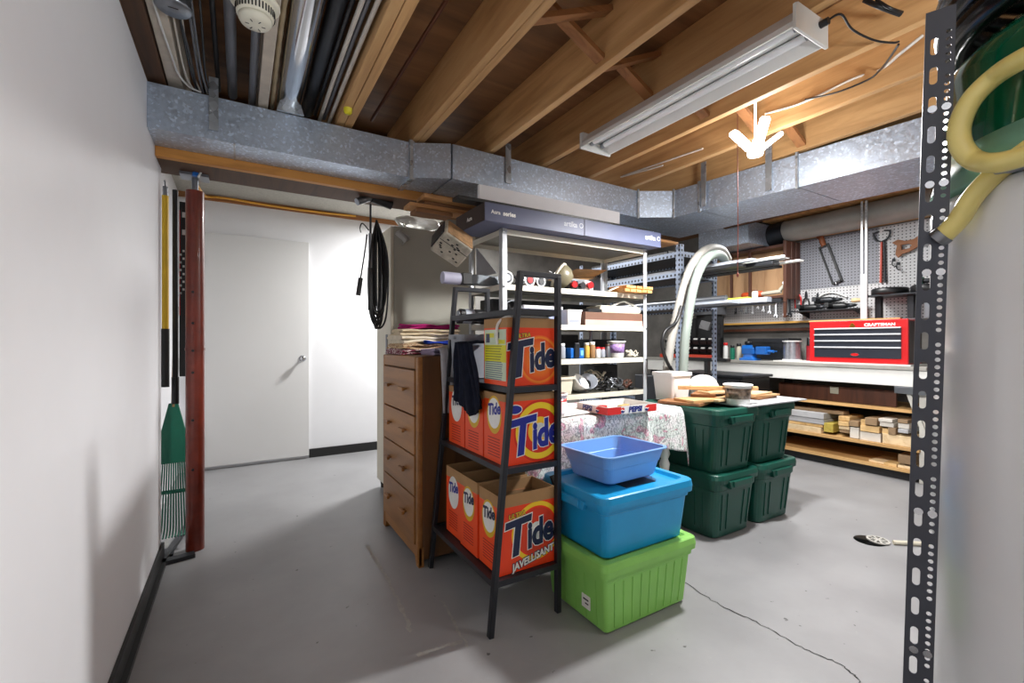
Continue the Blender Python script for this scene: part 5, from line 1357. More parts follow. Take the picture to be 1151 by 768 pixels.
# lumber under the bench, seen mostly end-on or along the front
Ls = [wood('lumber_a',(190,150,92),(222,186,130),'x'), wood('lumber_b',(206,176,130),(230,206,166),'x'), wood('lumber_c',(120,96,70),(150,124,94),'x'), plain('grey_lumber',(176,176,178),.7,var=.12), plain('white_lumber',(212,206,196),.7,var=.06), wood('olive_lumber',(150,130,50),(186,166,76),'x')]
def X_at(px, py, x=BX+.02): return P(px,py,x=x)
# (px0, py_top, px1, py_bottom, material, depth, where)
rows = [(884,462.5,926,469,3,.5,'long grey board on top at the tote end'),(885,469.5,926,475,3,.5,'grey board second from the top at the tote end'),(885,475.2,924,478.3,0,.5,'yellow board in the middle at the tote end'),(884,478.5,923,487,1,.5,'pale board lowest at the tote end'),(925,476,936,486,5,.4,'olive block beside the tote-end boards'),
 (941,468.5,954,473.5,0,.3,'small block highest in the narrow stack'),(942,474,954,479,0,.3,'small block in the middle of the narrow stack'),(942,479.5,954,483,1,.3,'small pale block lower in the narrow stack'),(942,483.5,954,487,2,.3,'dark block at the foot of the narrow stack'),
 (954,473.5,965,479.5,2,.35,'brown block over the upright pale one'),(954.5,480.5,965,493,4,.3,'upright pale block in mid shelf'),
 (966,472,972,478,0,.3,'tiny tan block beside the grey stack'),(972,470,986,478,2,.4,'grey-brown block on the yellow board'),(966,479,988,486,0,.4,'yellow board over the broad pale one'),(965,486.5,989,498,4,.4,'broad pale board end in mid shelf'),
 (987,471,1003,474.5,4,.35,'thin pale board topmost of the bracket-side stack'),(988,475,1004,480,4,.35,'thin pale board under the topmost one'),(990,482,998,488,0,.3,'small tan block under the thin pale boards'),(998,481,1007,489,2,.3,'tilted brown block by the bench leg'),
 (1008,472,1020,476,2,.3,'dark board topmost against the bench leg'),(1008,476.5,1021,482,4,.3,'white board second against the bench leg'),(1009,482.5,1021,487,3,.3,'grey board third against the bench leg'),(991,489.5,1024,501,1,.45,'wide pale board end at the bench leg'),
 (975,520.5,993,527,1,.3,'pale board end on the floor shelf'),(993,521,1008,532,0,.3,'orange-tan block on the floor shelf'),(1008,524,1024,536,1,.35,'pale block on the floor shelf at the bench leg'),(1008,512,1024,522,2,.3,'brown board end above the floor-shelf blocks')]
for q, (a, yt, b, yb, mi, dep, w) in enumerate(rows):
    p0 = X_at(a, yb); p1 = X_at(b, yt)
    y0, y1 = min(p0.y,p1.y), max(p0.y,p1.y)
    zb_ = EYE+(CY-yb)/FPX*((p0.x)/(FW.x+RT.x*((a+b)/2-CX)/FPX)); zt_ = EYE+(CY-yt)/FPX*((p0.x)/(FW.x+RT.x*((a+b)/2-CX)/FPX))
    lo = .281 if zb_ > .2 else .101
    zb_ = max(zb_, lo); zt_ = max(zt_, zb_+.018)
    single(MB().box((BX+.02+.01*(q%3),y0+.002,zb_),(BX+.02+dep,y1-.002,zt_-.001)), 'lumber_piece', Ls[mi], w, 'lumber', bevel=.002, group='lumber stored under the workbench')
single(MB().box((BX+.095,2.0,.47),(BX+.20,2.70,.50)), 'lumber_piece', Ls[2], 'long dark grey board lying under the top bench shelf', 'lumber', bevel=.002)

# red tool chest
t = thing('tool_chest', 'red metal tool chest with four black drawers on the workbench', 'tool chest', (4.92,1.91,BZ+.012), .02)
W, D, H = .755, .31, .385    # along Y, depth, height; front looks to -X
mb = MB().box((-D/2,-W/2,0),(D/2,W/2,H-.10)).box((-D/2,-W/2,H-.10),(D/2,W/2,H))
build(MB().box((-D/2,-W/2,0),(D/2,W/2,H)), 'body', [M_RED], t, local=True, bevel=.006)
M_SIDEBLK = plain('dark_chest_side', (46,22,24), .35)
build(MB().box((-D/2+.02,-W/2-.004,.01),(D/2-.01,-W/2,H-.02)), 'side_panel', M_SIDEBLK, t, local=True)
M_PULL = plain('satin_silver', (204,206,210), .35, .2)
M_DRBLK = plain('charcoal_drawer', (36,40,50), .35)
dz = [(.262,.305),(.205,.250),(.145,.192),(.045,.133)]
for i, (a, b) in enumerate(dz):
    d = build(MB().box((-D/2-.006,-W/2+.045,a),(-D/2,W/2-.045,b)), 'drawer', M_DRBLK, t, local=True, bevel=.002)
    build(MB().box((-D/2-.016,-W/2+.045,b),(-D/2-.002,W/2-.045,b+.013)), 'pull_strip', M_PULL, d, local=True, bevel=.002)
mb = MB(); mb.text('CRAFTSMAN', .034, SIDE(-D/2-.0006,-.18,H-.045), 0, 0, .0012, .0004, 1.15); build(mb, 'lettering', M_INKW, t, local=True)
build(MB().cyl((-D/2-.008,.02,H-.04),(-D/2,.02,H-.04),.014,n=16).box((-D/2-.006,-.002,H-.062),(-D/2,.042,H-.045)), 'lock', plain('brass',(200,150,60),.3,1.0), t, local=True)
mb = MB(); M = SIDE(-D/2-.0065,.0,.075)
mb.prism([(p[0]*.036,p[1]*.017) for p in circ(24)], 0, .001, 'z', 0, M); mb.prism([(p[0]*.030,p[1]*.012) for p in circ(24)], .001, .0015, 'z', 1, M)
build(mb, 'badge', [M_CHROME, M_RED], t, local=True)
single(MB().box((4.73,1.50,BZ+.0005),(5.1,2.62,BZ+.011)), 'white_board', M_WHITEMETAL, 'thin white board under the red tool chest', 'board', bevel=.001)
single(MB().box((4.88,1.62,BZ+.399),(4.93,2.35,BZ+.412)), 'wood_strip', M_SH, 'tan wooden strip lying along the top of the red tool chest', 'strip')

# things on the bench left of the chest
c = Vector((4.86,2.50,BZ+.012))
t = thing('wire_spool', 'large silver wire spool standing next to the red tool chest', 'spool', c)
build(MB().cyl(c+Vector((0,0,.012)), c+Vector((0,0,.19)), .078, n=30), 'winding', plain('silver_wire',(186,188,196),.3,.8,var=.15,nscale=40), t)
for zz in (0,.19): build(MB().cyl(c+Vector((0,0,zz)), c+Vector((0,0,zz+.012)), .088, n=30), 'flange', M_WHITEPL, t)
c = Vector((4.93,2.365,BZ+.012))
t = thing('red_bottle', 'dark red can with black top squeezed between spool and tool chest', 'can', c)
build(MB().cyl(c, c+Vector((0,0,.15)), .03, n=18), 'body', plain('dark_red_can',(140,24,36),.35), t)
build(MB().lathe([(.03,.15),(.026,.165),(.026,.22),(.02,.235),(0,.235)], 18, c=c), 'cap', M_BLACK, t)
# blue vise
c = P(843,401,x=4.80); c.z = BZ
t = thing('bench_vise', 'blue bench vise bolted on the workbench', 'vise', c)
build(MB().loft([(0,.07,.09,.02),(.02,.07,.09,.02),(.03,.05,.06,.02),(.07,.045,.055,.02)], c=c), 'base', M_BLUE, t)
build(MB().loft([(.07,.05,.07,.015),(.13,.055,.075,.02),(.165,.04,.07,.015)], c=c), 'fixed_jaw', M_BLUE, t, bevel=.003)
build(MB().box((c.x-.045,c.y-.20,c.z+.065),(c.x+.045,c.y-.085,c.z+.15)).box((c.x-.03,c.y-.09,c.z+.075),(c.x+.03,c.y,c.z+.11)), 'sliding_jaw', M_BLUE, t, bevel=.008)
build(MB().box((c.x-.05,c.y-.09,c.z+.145),(c.x+.05,c.y-.078,c.z+.168)).box((c.x-.05,c.y-.073,c.z+.145),(c.x+.05,c.y-.06,c.z+.168)), 'jaw_plates', M_DARKSTEEL, t)
build(MB().cyl((c.x,c.y-.20,c.z+.10),(c.x,c.y-.26,c.z+.10),.014,n=12).cyl((c.x-.08,c.y-.245,c.z+.10),(c.x+.08,c.y-.245,c.z+.10),.006,n=8), 'screw_handle', M_BLUE, t)
build(MB().lathe([(.02,.165),(.035,.175),(.035,.20),(.02,.21),(0,.21)], 16, c=c+Vector((0,.02,0))), 'knob', M_BLACK, t)
# long dark box and red-railed organiser toward the far end
t = thing('grey_toolbox', 'plain dark grey box behind the silver spool on the bench', 'box', (5.1,2.75,BZ))
build(MB().box((4.98,2.60,BZ),(5.25,3.05,BZ+.24)), 'body', M_DARKSTEEL, t, bevel=.006)
build(MB().box((4.975,2.605,BZ+.19),(5.255,3.045,BZ+.20)), 'lid_seam', M_BLACK, t)
t = thing('parts_organizer', 'black parts bins in rows with a long red rail at the bench end', 'organizer', (4.85,3.75,BZ))
build(MB().box((4.74,3.32,BZ),(4.79,4.1,BZ+.045)), 'rail', plain('orange_red_rail',(200,66,44),.4), t, bevel=.004)
build(MB().box((4.97,3.35,BZ),(4.99,4.1,BZ+.50)), 'back_board', M_BLACK, t)
for r_ in range(2):
    for i in range(7):
        y = 3.36+.105*i; z = BZ+.06+.11*r_
        b = MB().prism([(4.83+.0,z),(4.965,z),(4.965,z+.085),(4.86,z+.085),(4.80,z+.05)], y, y+.09, 'y')
        build(b, 'parts_bin', M_BLACK, t, bevel=.003)
        build(MB().box((4.812,y+.02,z+.055),(4.822,y+.07,z+.075)), 'card', M_PAPER, t)
t = thing('grey_control_box', 'grey metal box with two dark knobs above the far end of the bench', 'box', (5.05,3.6,1.47))
c = P(792,345,x=4.95)
build(MB().box((4.95,c.y-.13,c.z-.10),(5.2,c.y+.20,c.z+.10)), 'case', plain('mid_grey_case',(92,94,98),.5), t, bevel=.006)
for dy in (-.03,.08): build(MB().cyl((4.935,c.y+dy,c.z-.035),(4.95,c.y+dy,c.z-.035),.016,n=12), 'knob', M_BLACK, t)
build(MB().box((4.99,c.y-.1,BZ+.5),(5.15,c.y+.15,c.z-.10)), 'pedestal', M_BLACK, t)
c = P(793,366,x=4.86)
t = thing('steel_block', 'bright steel block tilted among the black bins at the far bench end', 'block', (c.x,c.y,c.z-.06))
build(MB().cbox(c, (.10,.11,.10), rot=(.3,0,.4)), 'block', plain('dull_steel_block',(128,128,130),.45,.5), t, bevel=.004)
build(MB().cyl(c+Vector((-.06,.03,-.01)), c+Vector((-.02,.02,0)), .02, n=12), 'boss', M_CHROME, t)
c = P(775,352,x=4.86)
t = thing('air_fitting', 'white and steel fitting at the far bench end beside the ribbed hose', 'fitting', (c.x,c.y,c.z-.05))
build(MB().cyl(c+Vector((0,.06,0)), c+Vector((0,-.06,0)), .035, n=16), 'barrel', M_CREAM, t)
build(MB().cyl(c+Vector((0,-.06,0)), c+Vector((0,-.09,0)), .02, n=12), 'tip', M_STEEL, t)
build(MB().box((c.x-.02,c.y-.015,BZ+.28),(c.x+.02,c.y+.015,c.z-.03)), 'stem', M_BLACK, t)
t = thing('bar_clamp', 'black bar clamp standing upright on the bench between bins and vise', 'clamp', (4.78,3.27,BZ))
build(MB().box((4.77,3.255,BZ),(4.782,3.285,BZ+.40)), 'bar', M_BLACK, t)
build(MB().box((4.70,3.25,BZ+.02),(4.785,3.29,BZ+.06)).box((4.71,3.25,BZ+.30),(4.785,3.29,BZ+.35)), 'jaws', M_DARKSTEEL, t, bevel=.004)
for k, (yy, m, l, hh) in enumerate(((3.20,M_WHITEPL,'white squeeze bottle on the bench by the black clamp',.19),(3.13,M_GREENPL,'green bottle on the bench between clamp and vise',.16),(3.065,M_CREAM,'cream bottle on the bench close to the vise',.18))):
    jar(4.80+.02*k,yy,BZ, .026,hh, m, M_RED if k == 0 else M_BLACK, l, 'bottle')
# black rolling cabinet before the bench
t = thing('black_cabinet', 'low black cabinet standing in front of the bench behind the green totes', 'cabinet', (4.3,2.85,0))
build(MB().box((4.08,2.55,.05),(4.55,3.35,.80)), 'body', M_BLACK, t, bevel=.01)
build(MB().box((4.06,2.53,.80),(4.57,3.37,.825)), 'top', M_DARKSTEEL, t, bevel=.006)
for zz in (.15,.37,.59):
    dr = build(MB().box((4.066,2.58,zz),(4.08,3.32,zz+.19)), 'drawer', M_DARKSTEEL, t, bevel=.003)
    build(MB().cyl((4.055,2.8,zz+.15),(4.055,3.1,zz+.15),.007,n=8), 'pull', M_STEEL, dr)
for x in (4.14,4.49):
    for y in (2.62,3.28): build(MB().cyl((x-.012,y,.025),(x+.012,y,.025),.025,n=14).box((x-.01,y-.01,.03),(x+.01,y+.01,.052)), 'caster', M_BLACK, t)
# black roller stand with arm
t = thing('roller_stand', 'black work stand with a horizontal arm in front of the bench', 'stand', (3.75,2.75,0))
c = P(795,406,x=3.80)
build(MB().box((c.x-.02,c.y-.02,.03),(c.x+.02,c.y+.02,c.z)), 'column', M_BLACK, t)
build(MB().box((c.x-.035,c.y-.22,c.z),(c.x+.035,c.y+.30,c.z+.03)), 'arm', M_BLACK, t, bevel=.006)
for a in range(3):
    q = 2*PI*a/3+.4
    build(MB().bar((c.x,c.y,.10),(c.x+.24*math.cos(q),c.y+.24*math.sin(q),.015),.025,.025), 'foot', M_BLACK, t)

# ================================================================ pegboard and wall tools
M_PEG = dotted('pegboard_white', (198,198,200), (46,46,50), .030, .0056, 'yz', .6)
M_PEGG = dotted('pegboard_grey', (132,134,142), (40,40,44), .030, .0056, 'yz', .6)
PX = 5.335
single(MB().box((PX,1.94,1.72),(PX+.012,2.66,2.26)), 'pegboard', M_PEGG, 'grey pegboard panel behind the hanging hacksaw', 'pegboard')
single(MB().box((PX,1.18,1.36),(PX+.012,1.938,2.26)), 'pegboard', M_PEG, 'white pegboard panel behind the snips and hand saw', 'pegboard')
single(MB().box((PX,1.94,1.36),(PX+.012,3.70,1.718)), 'pegboard', M_PEG, 'white pegboard panel carrying the row of wrenches', 'pegboard')
def onwall(px, py, off=.02): return P(px, py, x=PX-off)
# ledge straightedge
a0 = onwall(826,363,.03); b0 = onwall(912,357,.03)
single(MB().box((PX-.055,1.9,1.355),(PX-.004,3.62,1.378)), 'wooden_ledge', plain('honey_pine',(214,164,84),.5,var=.1), 'long honey-coloured wooden ledge along the foot of the pegboard', 'ledge', bevel=.002)
single(MB().box((PX-.06,2.2,1.27),(PX-.004,3.6,1.30)), 'dark_rail', M_BROWN, 'dark wooden rail under the honey-coloured ledge', 'rail', bevel=.002)
# wall duct pipe
t = thing('wall_duct_pipe', 'large dull grey round duct running along the wall above the pegboard', 'duct', (5.16,1.5,2.24))
M_DULL = plain('dull_galvanised', (166,163,155), .55, .35, var=.12, nscale=6)
build(MB().cyl((5.17,-.2,2.375),(5.17,2.72,2.36),.115,n=36), 'pipe', M_DULL, t)
build(MB().cyl((5.17,2.72,2.36),(5.17,2.90,2.34),.12,.125,n=36), 'collar', M_DARKSTEEL, t)
build(MB().box((4.72,2.88,2.22),(5.30,3.5,2.46)), 'box_end', M_GALV, t, bevel=.004)
single(MB().box((5.27,-.2,2.27),(5.335,2.9,2.292)), 'furring_strip', M_JOIST, 'wooden strip under the dull grey duct above the pegboard', 'strip')
single(MB().box((5.03,.6,2.485),(5.30,2.9,2.52)), 'rough_plank', M_PL1, 'rough wooden plank edge above the dull grey duct', 'plank')
# white slotted upright
t = thing('shelf_standard', 'white perforated metal upright standing in front of the pegboard', 'upright', (5.02,1.93,1.38))
p0 = P(971,368,x=5.0); p1 = P(971,226,x=5.0)
M_STD = plain('white_standard', (206,206,206), .4, .3)
mb = MB()
for s in (-.024,.009): mb.box((5.0,p0.y+s,1.345),(5.004,p0.y+s+.015,p1.z))
mb.box((5.002,p0.y-.024,1.345),(5.02,p0.y-.020,p1.z)).box((5.002,p0.y+.020,1.345),(5.02,p0.y+.024,p1.z)).box((4.9955,p0.y-.026,1.345),(4.999,p0.y+.026,1.78))
build(mb, 'channel', M_STD, t)
mb = MB(); zq = 1.80
while zq < p1.z-.03:
    mb.box((4.9992,p0.y-.0165,zq),(5.0,p0.y-.0145,zq+.009)); mb.box((4.9992,p0.y+.0145,zq),(5.0,p0.y+.0165,zq+.009)); zq += .03
build(mb, 'slots', M_BLACK, t)
# brown wall cabinet
t = thing('wall_cabinet', 'open brown wooden wall cabinet with dark ribbed side beside the pegboard', 'cabinet', (5.2,3.1,1.62))
cx0, cy0, cy1, cz0, cz1 = 5.05, 2.68, 3.62, 1.63, 2.21
build(MB().box((cx0+.2,cy0+.02,cz0),(cx0+.27,cy1,cz1)), 'back', wood('plywood_back',(160,120,84),(196,156,116),'z'), t)
build(MB().box((cx0,cy0,cz0),(cx0+.28,cy1,cz0+.025)), 'shelf_board', M_BROWN, t)
build(MB().box((cx0,cy0,cz1-.03),(cx0+.28,cy1,cz1)), 'top', M_BROWN, t)
for k in range(3): build(MB().box((cx0+.005+.093*k,cy0-.03,cz0-.02),(cx0+.09+.093*k,cy0-.005,cz1+.03)), 'side_board', M_BROWN, t, bevel=.006)
build(MB().box((cx0-.02,cy0-.03,cz0-.22),(cx0+.005,cy0+.0,cz1+.03)), 'front_stile', M_BROWN, t, bevel=.003)
for y in (3.05,3.28,3.5): build(MB().box((cx0+.0,y,cz0+.02),(cx0+.02,y+.03,cz1-.02)), 'divider', M_BROWN, t)
c = Vector((5.1,2.95,cz0+.026))
t = thing('heat_gun', 'white and orange hand tool lying in the brown wall cabinet', 'tool', c)
build(MB().cyl(c+Vector((0,-.20,.06)), c+Vector((0,-.26,.12)), .02, n=12).cyl(c+Vector((0,0,.035)), c+Vector((0,-.21,.045)), .022, n=14), 'grip', M_CREAM, t)
build(MB().lathe([(0,-.0),(.034,.0),(.034,.22),(.02,.24),(0,.24)], 14, M=Matrix.Translation(c+Vector((0,0,.036))) @ Matrix.Rotation(-PI/2,4,'X')), 'body', plain('orange_plastic',(214,84,40),.4), t)
# hacksaw
t = thing('hacksaw', 'black-framed hacksaw with brown handle hanging on the grey pegboard', 'saw', onwall(930,290))
h0 = onwall(921,279); h1 = onwall(936,319); dv = (h1-h0).normalized(); sd = Vector((0,-dv.z,dv.y))
if sd.y > 0: sd = -sd
mb = MB().bar(h0,h1,.014,.014,up=(1,0,0),ext=.008); mb.bar(h0+sd*.085,h1+sd*.085,.020,.016,up=(1,0,0),ext=.01).bar(h0,h0+sd*.085,.020,.016,up=(1,0,0)).bar(h1,h1+sd*.085,.020,.016,up=(1,0,0))
build(mb, 'frame', M_BLACK, t)
build(MB().tube(spline([h0+sd*.05, h0-dv*.04+sd*.045, h0-dv*.09+sd*.05, h0-dv*.125+sd*.03],5), .026, 10), 'handle', wood('saw_handle',(120,66,36),(150,88,52),'z'), t)
build(MB().cyl(h1+sd*.03, h1+dv*.02+sd*.03, .012, n=10), 'wing_nut', M_CHROME, t)
# hand saw
t = thing('hand_saw', 'wooden-handled hand saw hanging by the slotted post', 'saw', onwall(1022,280))
c = onwall(1021,277)
hl = [(-.05,-.02),(-.02,-.04),(.03,-.035),(.05,.0),(.03,.03),(-.02,.035),(-.05,.02)]
Ms = Matrix.Translation(c) @ Matrix(((0,0,-1,0),(-1,0,0,0),(0,1,0,0),(0,0,0,1))) @ Matrix.Rotation(.15,4,'Z')
M_SAWH = wood('hand_saw_wood',(112,66,34),(146,92,52),'y')
build(MB().plate([(-.10,-.05),(-.085,-.085),(-.05,-.06),(.0,-.055),(.10,-.02),(.13,.03),(.10,.075),(.05,.05),(-.01,.055),(-.06,.085),(-.11,.07),(-.075,.03),(-.09,-.01)], [[(-.045,-.02),(.01,-.022),(.03,.0),(.01,.022),(-.045,.025)]], .02, 0, Ms), 'handle', M_SAWH, t, bevel=.003)
build(MB().prism([(.06,-.03),(.50,-.015),(.50,.03),(.06,.07)], .008, .010, 'z', 0, Ms), 'blade', M_STEEL, t)
# tin snips with red handles
t = thing('tin_snips', 'long snips with one red handle hanging upright on the white pegboard', 'snips', onwall(991,290))
a = onwall(991,272); b1 = onwall(990,318); b2 = onwall(995,318)
build(MB().tube(spline([a, a+Vector((0,.05,.03)), a+Vector((0,.065,.09)), a+Vector((0,.02,.105))],6), .008, 8).tube(spline([a, a+Vector((0,-.05,.03)), a+Vector((0,-.065,.09)), a+Vector((0,-.02,.105))],6), .008, 8), 'jaws', M_DARKSTEEL, t)
build(MB().cyl(a, b1, .010, n=10), 'red_handle', plain('rust_red',(190,84,70),.5), t)
build(MB().cyl(a+Vector((0,-.02,0)), b2, .009, n=10), 'dark_handle', M_DARKSTEEL, t)
for k, (px_, py_) in enumerate(((1004,298),(1009,302))):
    c = onwall(px_,py_)
    t = thing('peg_hook', ('bent black hook on the pegboard nearer the snips','bent black hook on the pegboard nearer the hand saw')[k], 'hook', c)
    build(MB().tube(spline([c+Vector((.02,0,.05)), c+Vector((-.01,.0,.05)), c+Vector((-.02,0,0)), c+Vector((-.03,-.03,-.02))],5), .005, 6), 'rod', M_DARKSTEEL, t)
    build(MB().cbox(c+Vector((.012,0,.05)), (.006,.02,.03)), 'plate', M_DARKSTEEL, t)
# wrenches: a row hung from the ledge of the cabinet
wl = [(827,336,352,.006),(833,336,350,.006),(839,336,351,.0065),(846,334,352,.006),(852,335,346,.006),(858,334,349,.007),(865,333,351,.008),(872,332,355,.009)]
names = ['first','second','third','fourth','fifth','sixth','seventh','eighth']
def wrench(p0, p1, r, label, name='wrench', m=None, group=None):
    t = thing(name, label, 'wrench', (p0.x,p0.y,min(p0.z,p1.z)), group=group)
    m = m or M_CHROME
    build(MB().bar(p0, p1, .006, r*2.2, up=(0,1,0)), 'shank', m, t, bevel=.001)
    d = (p1-p0).normalized(); R = r*2.3
    ring = [(R*math.cos(q),R*math.sin(q)) for q in [2*PI*i/16 for i in range(16)]]
    Mr = Matrix.Translation(p0) @ Matrix(((0,0,-1,0),(-1,0,0,0),(0,1,0,0),(0,0,0,1)))
    build(MB().plate(ring, [[(x*.55,y*.55) for x,y in ring]], .008, 0, Mr), 'ring_end', m, t)
    Mj = Matrix.Translation(p1) @ Matrix(((0,0,-1,0),(-1,0,0,0),(0,1,0,0),(0,0,0,1))) @ Matrix.Rotation(-.3,4,'Z')
    build(MB().prism([(-R*.9,R*.8),(R*.9,R*.8),(R*1.15,-R*.2),(R*.9,-R*1.1),(R*.45,-R*1.0),(R*.45,-R*.1),(-R*.45,-R*.1),(-R*.45,-R*1.0),(-R*.9,-R*1.1),(-R*1.15,-R*.2)], 0, .008, 'z', 0, Mj), 'open_end', m, t)
for i, (px_, a, b, r) in enumerate(wl):
    wrench(onwall(px_,a,.012), onwall(px_+.4,b,.012), r, f'steel wrench on the white pegboard, {names[i]} in the row from the metal bars', group='wrenches hanging on the pegboard')
single(MB().box((PX-.03,2.92,1.575),(PX-.001,3.62,1.60)), 'wrench_rail', M_CREAM, 'pale rail the wrench row hangs from', 'rail', bevel=.002)
wrench(onwall(882,318,.10), onwall(883,353,.10), .010, 'large white-handled wrench hanging beside the dark cabinet side', m=M_CHROME)
wrench(onwall(887,322,.09), onwall(888,354,.09), .010, 'large dark wrench beside the white-handled one', m=M_DARKSTEEL)
# pliers
def pliers(px_, py_, m, label, L=.16):
    c = onwall(px_,py_,.03); t = thing('pliers', label, 'pliers', (c.x,c.y,c.z-L))
    build(MB().tube(spline([c+Vector((0,.0,.03)), c, c+Vector((0,.03,-.05)), c+Vector((0,.028,-L))],5), .008, 8), 'grip', m, t)
    build(MB().tube(spline([c+Vector((0,.0,.03)), c, c+Vector((0,-.03,-.05)), c+Vector((0,-.028,-L))],5), .008, 8), 'grip', m, t)
    build(MB().prism([(c.y-.014,c.z),(c.y+.014,c.z),(c.y+.006,c.z+.06),(c.y-.006,c.z+.06)], c.x-.008, c.x+.008, 'x'), 'jaws', M_DARKSTEEL, t)
pliers(897,330,M_RED,'red-handled pliers hanging beside the dark cabinet side')
pliers(906,334,M_BLACK,'black-handled pliers next to the red-handled pair')
pliers(919,336,M_STEEL,'steel pliers hanging under the hacksaw')
# white cord and black power tools heap on a shelf below hacksaw
t = thing('tool_shelf', 'narrow dark steel shelf holding drills below the hacksaw', 'shelf', (5.2,2.25,1.47))
build(MB().box((5.06,2.02,1.462),(5.334,2.62,1.474)), 'board', M_DARKSTEEL, t)
for y in (2.06,2.56): build(MB().prism([(5.334,1.40),(5.334,1.462),(5.10,1.462)], y, y+.006, 'y'), 'bracket', M_DARKSTEEL, t)
def drill(x, y, z, label, m=M_BLACK, L=.26):
    t = thing('power_drill', label, 'drill', (x,y,z))
    build(MB().lathe([(0,0),(.03,.005),(.034,.03),(.034,.15),(.026,.17),(.022,.19)], 18, M=Matrix.Translation((x,y,z+.035)) @ Matrix.Rotation(PI/2,4,'X')), 'motor', m, t)
    build(MB().lathe([(.022,.19),(.02,.22),(.012,L),(0,L)], 14, M=Matrix.Translation((x,y,z+.035)) @ Matrix.Rotation(PI/2,4,'X')), 'chuck', M_DARKSTEEL, t)
    build(MB().loft([(0,.02,.016,.008),(.14,.024,.02,.01)], M=Matrix.Translation((x+.015,y-.05,z+.03)) @ Matrix.Rotation(-PI/2+.1,4,'Y')), 'handle', m, t)
drill(5.20,2.60,1.475,'black drill lying at the cabinet end of the narrow shelf')
drill(5.20,2.33,1.475,'black drill lying at the upright end of the narrow shelf')
drill(5.27,2.48,1.548,'dark grey drill lying across the other two',M_DARKSTEEL)
c = onwall(957,338,.12)
single(MB().lathe([(0,0),(.02,.004),(.024,.03),(.018,.08),(.02,.10),(0,.104)], 16, M=Matrix.Translation(c) @ Matrix.Rotation(PI/2,4,'X')), 'wooden_chisel', M_T3, 'pale wooden tool handle on top of the drills', 'handle', loc=c)
single(MB().tube(spline([onwall(915,338,.02),onwall(925,331,.02),onwall(935,329,.02),onwall(945,331,.02),onwall(952,334,.02)],6), .008, 8), 'white_tube', M_WHITEPL, 'white curved tube on the pegboard above the drills', 'tube')
# round blade shelf
t = thing('disc_holder', 'dark wall rack with two stacked round black discs on the white pegboard', 'rack', (5.2,1.55,1.55))
build(MB().box((5.02,1.30,1.565),(5.334,1.92,1.580)), 'board', M_DARKSTEEL, t)
for y in (1.86,1.62,1.50,1.36): build(MB().box((5.10,y-.022,1.36),(5.16,y+.022,1.565)), 'post', M_DARKSTEEL if y > 1.6 else M_STEEL, t)
c = Vector((5.14,1.78,1.581))
single(MB().lathe([(0,0),(.13,0),(.138,.008),(.138,.05),(.125,.06),(.06,.055),(0,.055)], 32, c=c), 'round_disc', M_BLACK, 'wide round black disc on the dark wall rack near the upright', 'disc', loc=c)
c = Vector((5.14,1.50,1.581))
single(MB().lathe([(0,0),(.12,0),(.128,.008),(.128,.055),(.11,.065),(0,.06)], 32, c=c), 'round_disc', M_BLACK, 'round black disc on the dark wall rack towards the hand saw', 'disc', loc=c)
spool((5.16,1.52,1.648), .035, .06, M_GREENPL, M_DARKSTEEL, 'small dark green reel on the round disc', 'y')
spool((5.2,1.36,1.581), .06, .05, plain('khaki_reel',(110,106,84),.6), M_BLACK, 'khaki reel standing behind the slotted post', 'y')
# ================================================================ slotted post in front
import math as _m
PB = Vector((.907,.294,0)); PT = Vector((.956,.264,1.678))
zax = (PT-PB).normalized()
nrm = Vector((-PB.x,-PB.y,0)).normalized(); nrm = (nrm - zax*nrm.dot(zax)).normalized()      # face turned to the camera
xax = zax.cross(nrm) * -1
xax.normalize()
if xax.dot(RT) < 0: xax = -xax
Lp = (PT-PB).length
def slot(cx, cz, w, h, n=5):
    r = w/2; pts = []
    for i in range(n+1): a = PI*i/n; pts.append((cx+r*math.cos(a), cz+h/2-r+r*math.sin(a)))
    for i in range(n+1): a = PI+PI*i/n; pts.append((cx+r*math.cos(a), cz-h/2+r+r*math.sin(a)))
    return pts
M_SLATE = plain('slate_powder_coat', (66,70,80), .42, .2, var=.06)
t = thing('slotted_post', 'dark slate slotted-angle post leaning slightly beside the white tank', 'post', (PB.x,PB.y,0))
Mp = Matrix(((xax.x,zax.x,nrm.x,PB.x),(xax.y,zax.y,nrm.y,PB.y),(xax.z,zax.z,nrm.z,PB.z),(0,0,0,1)))
mb = MB(); nseg = int(Lp/.047)
for k in range(nseg):
    z0 = k*.047; z1 = z0+.047 if k < nseg-1 else Lp
    mb.plate([(-.017,z0),(.001,z0),(.001,z1),(-.017,z1)], [slot(-.0075,z0+.0235,.0095,.028)], .002, 0, Mp)
    for j in range(4):
        a = z0+.01175*j; b = a+.01175 if j < 3 else z1
        hl = [] if (4*k+j) % 9 == 8 else [[(.0088+.0034*math.cos(2*PI*i/10), a+.0059+.0034*math.sin(2*PI*i/10)) for i in range(10)]]
        mb.plate([(.001,a),(.0165,a),(.0165,b),(.001,b)], hl, .002, 0, Mp)
build(mb, 'face', M_SLATE, t)
build(MB().box((-.0190,0,-.022),(-.017,Lp,.002), 0, Mp), 'flange', M_SLATE, t)
for zz in (1.52,1.40,1.26,.88,.66):
    mb = MB()
    for xx in (-.0075,.0088): mb.cyl(Mp @ Vector((xx,zz,.002)), Mp @ Vector((xx,zz,.005)), .0058, n=10)
    build(mb, 'bolt', M_CHROME, t)

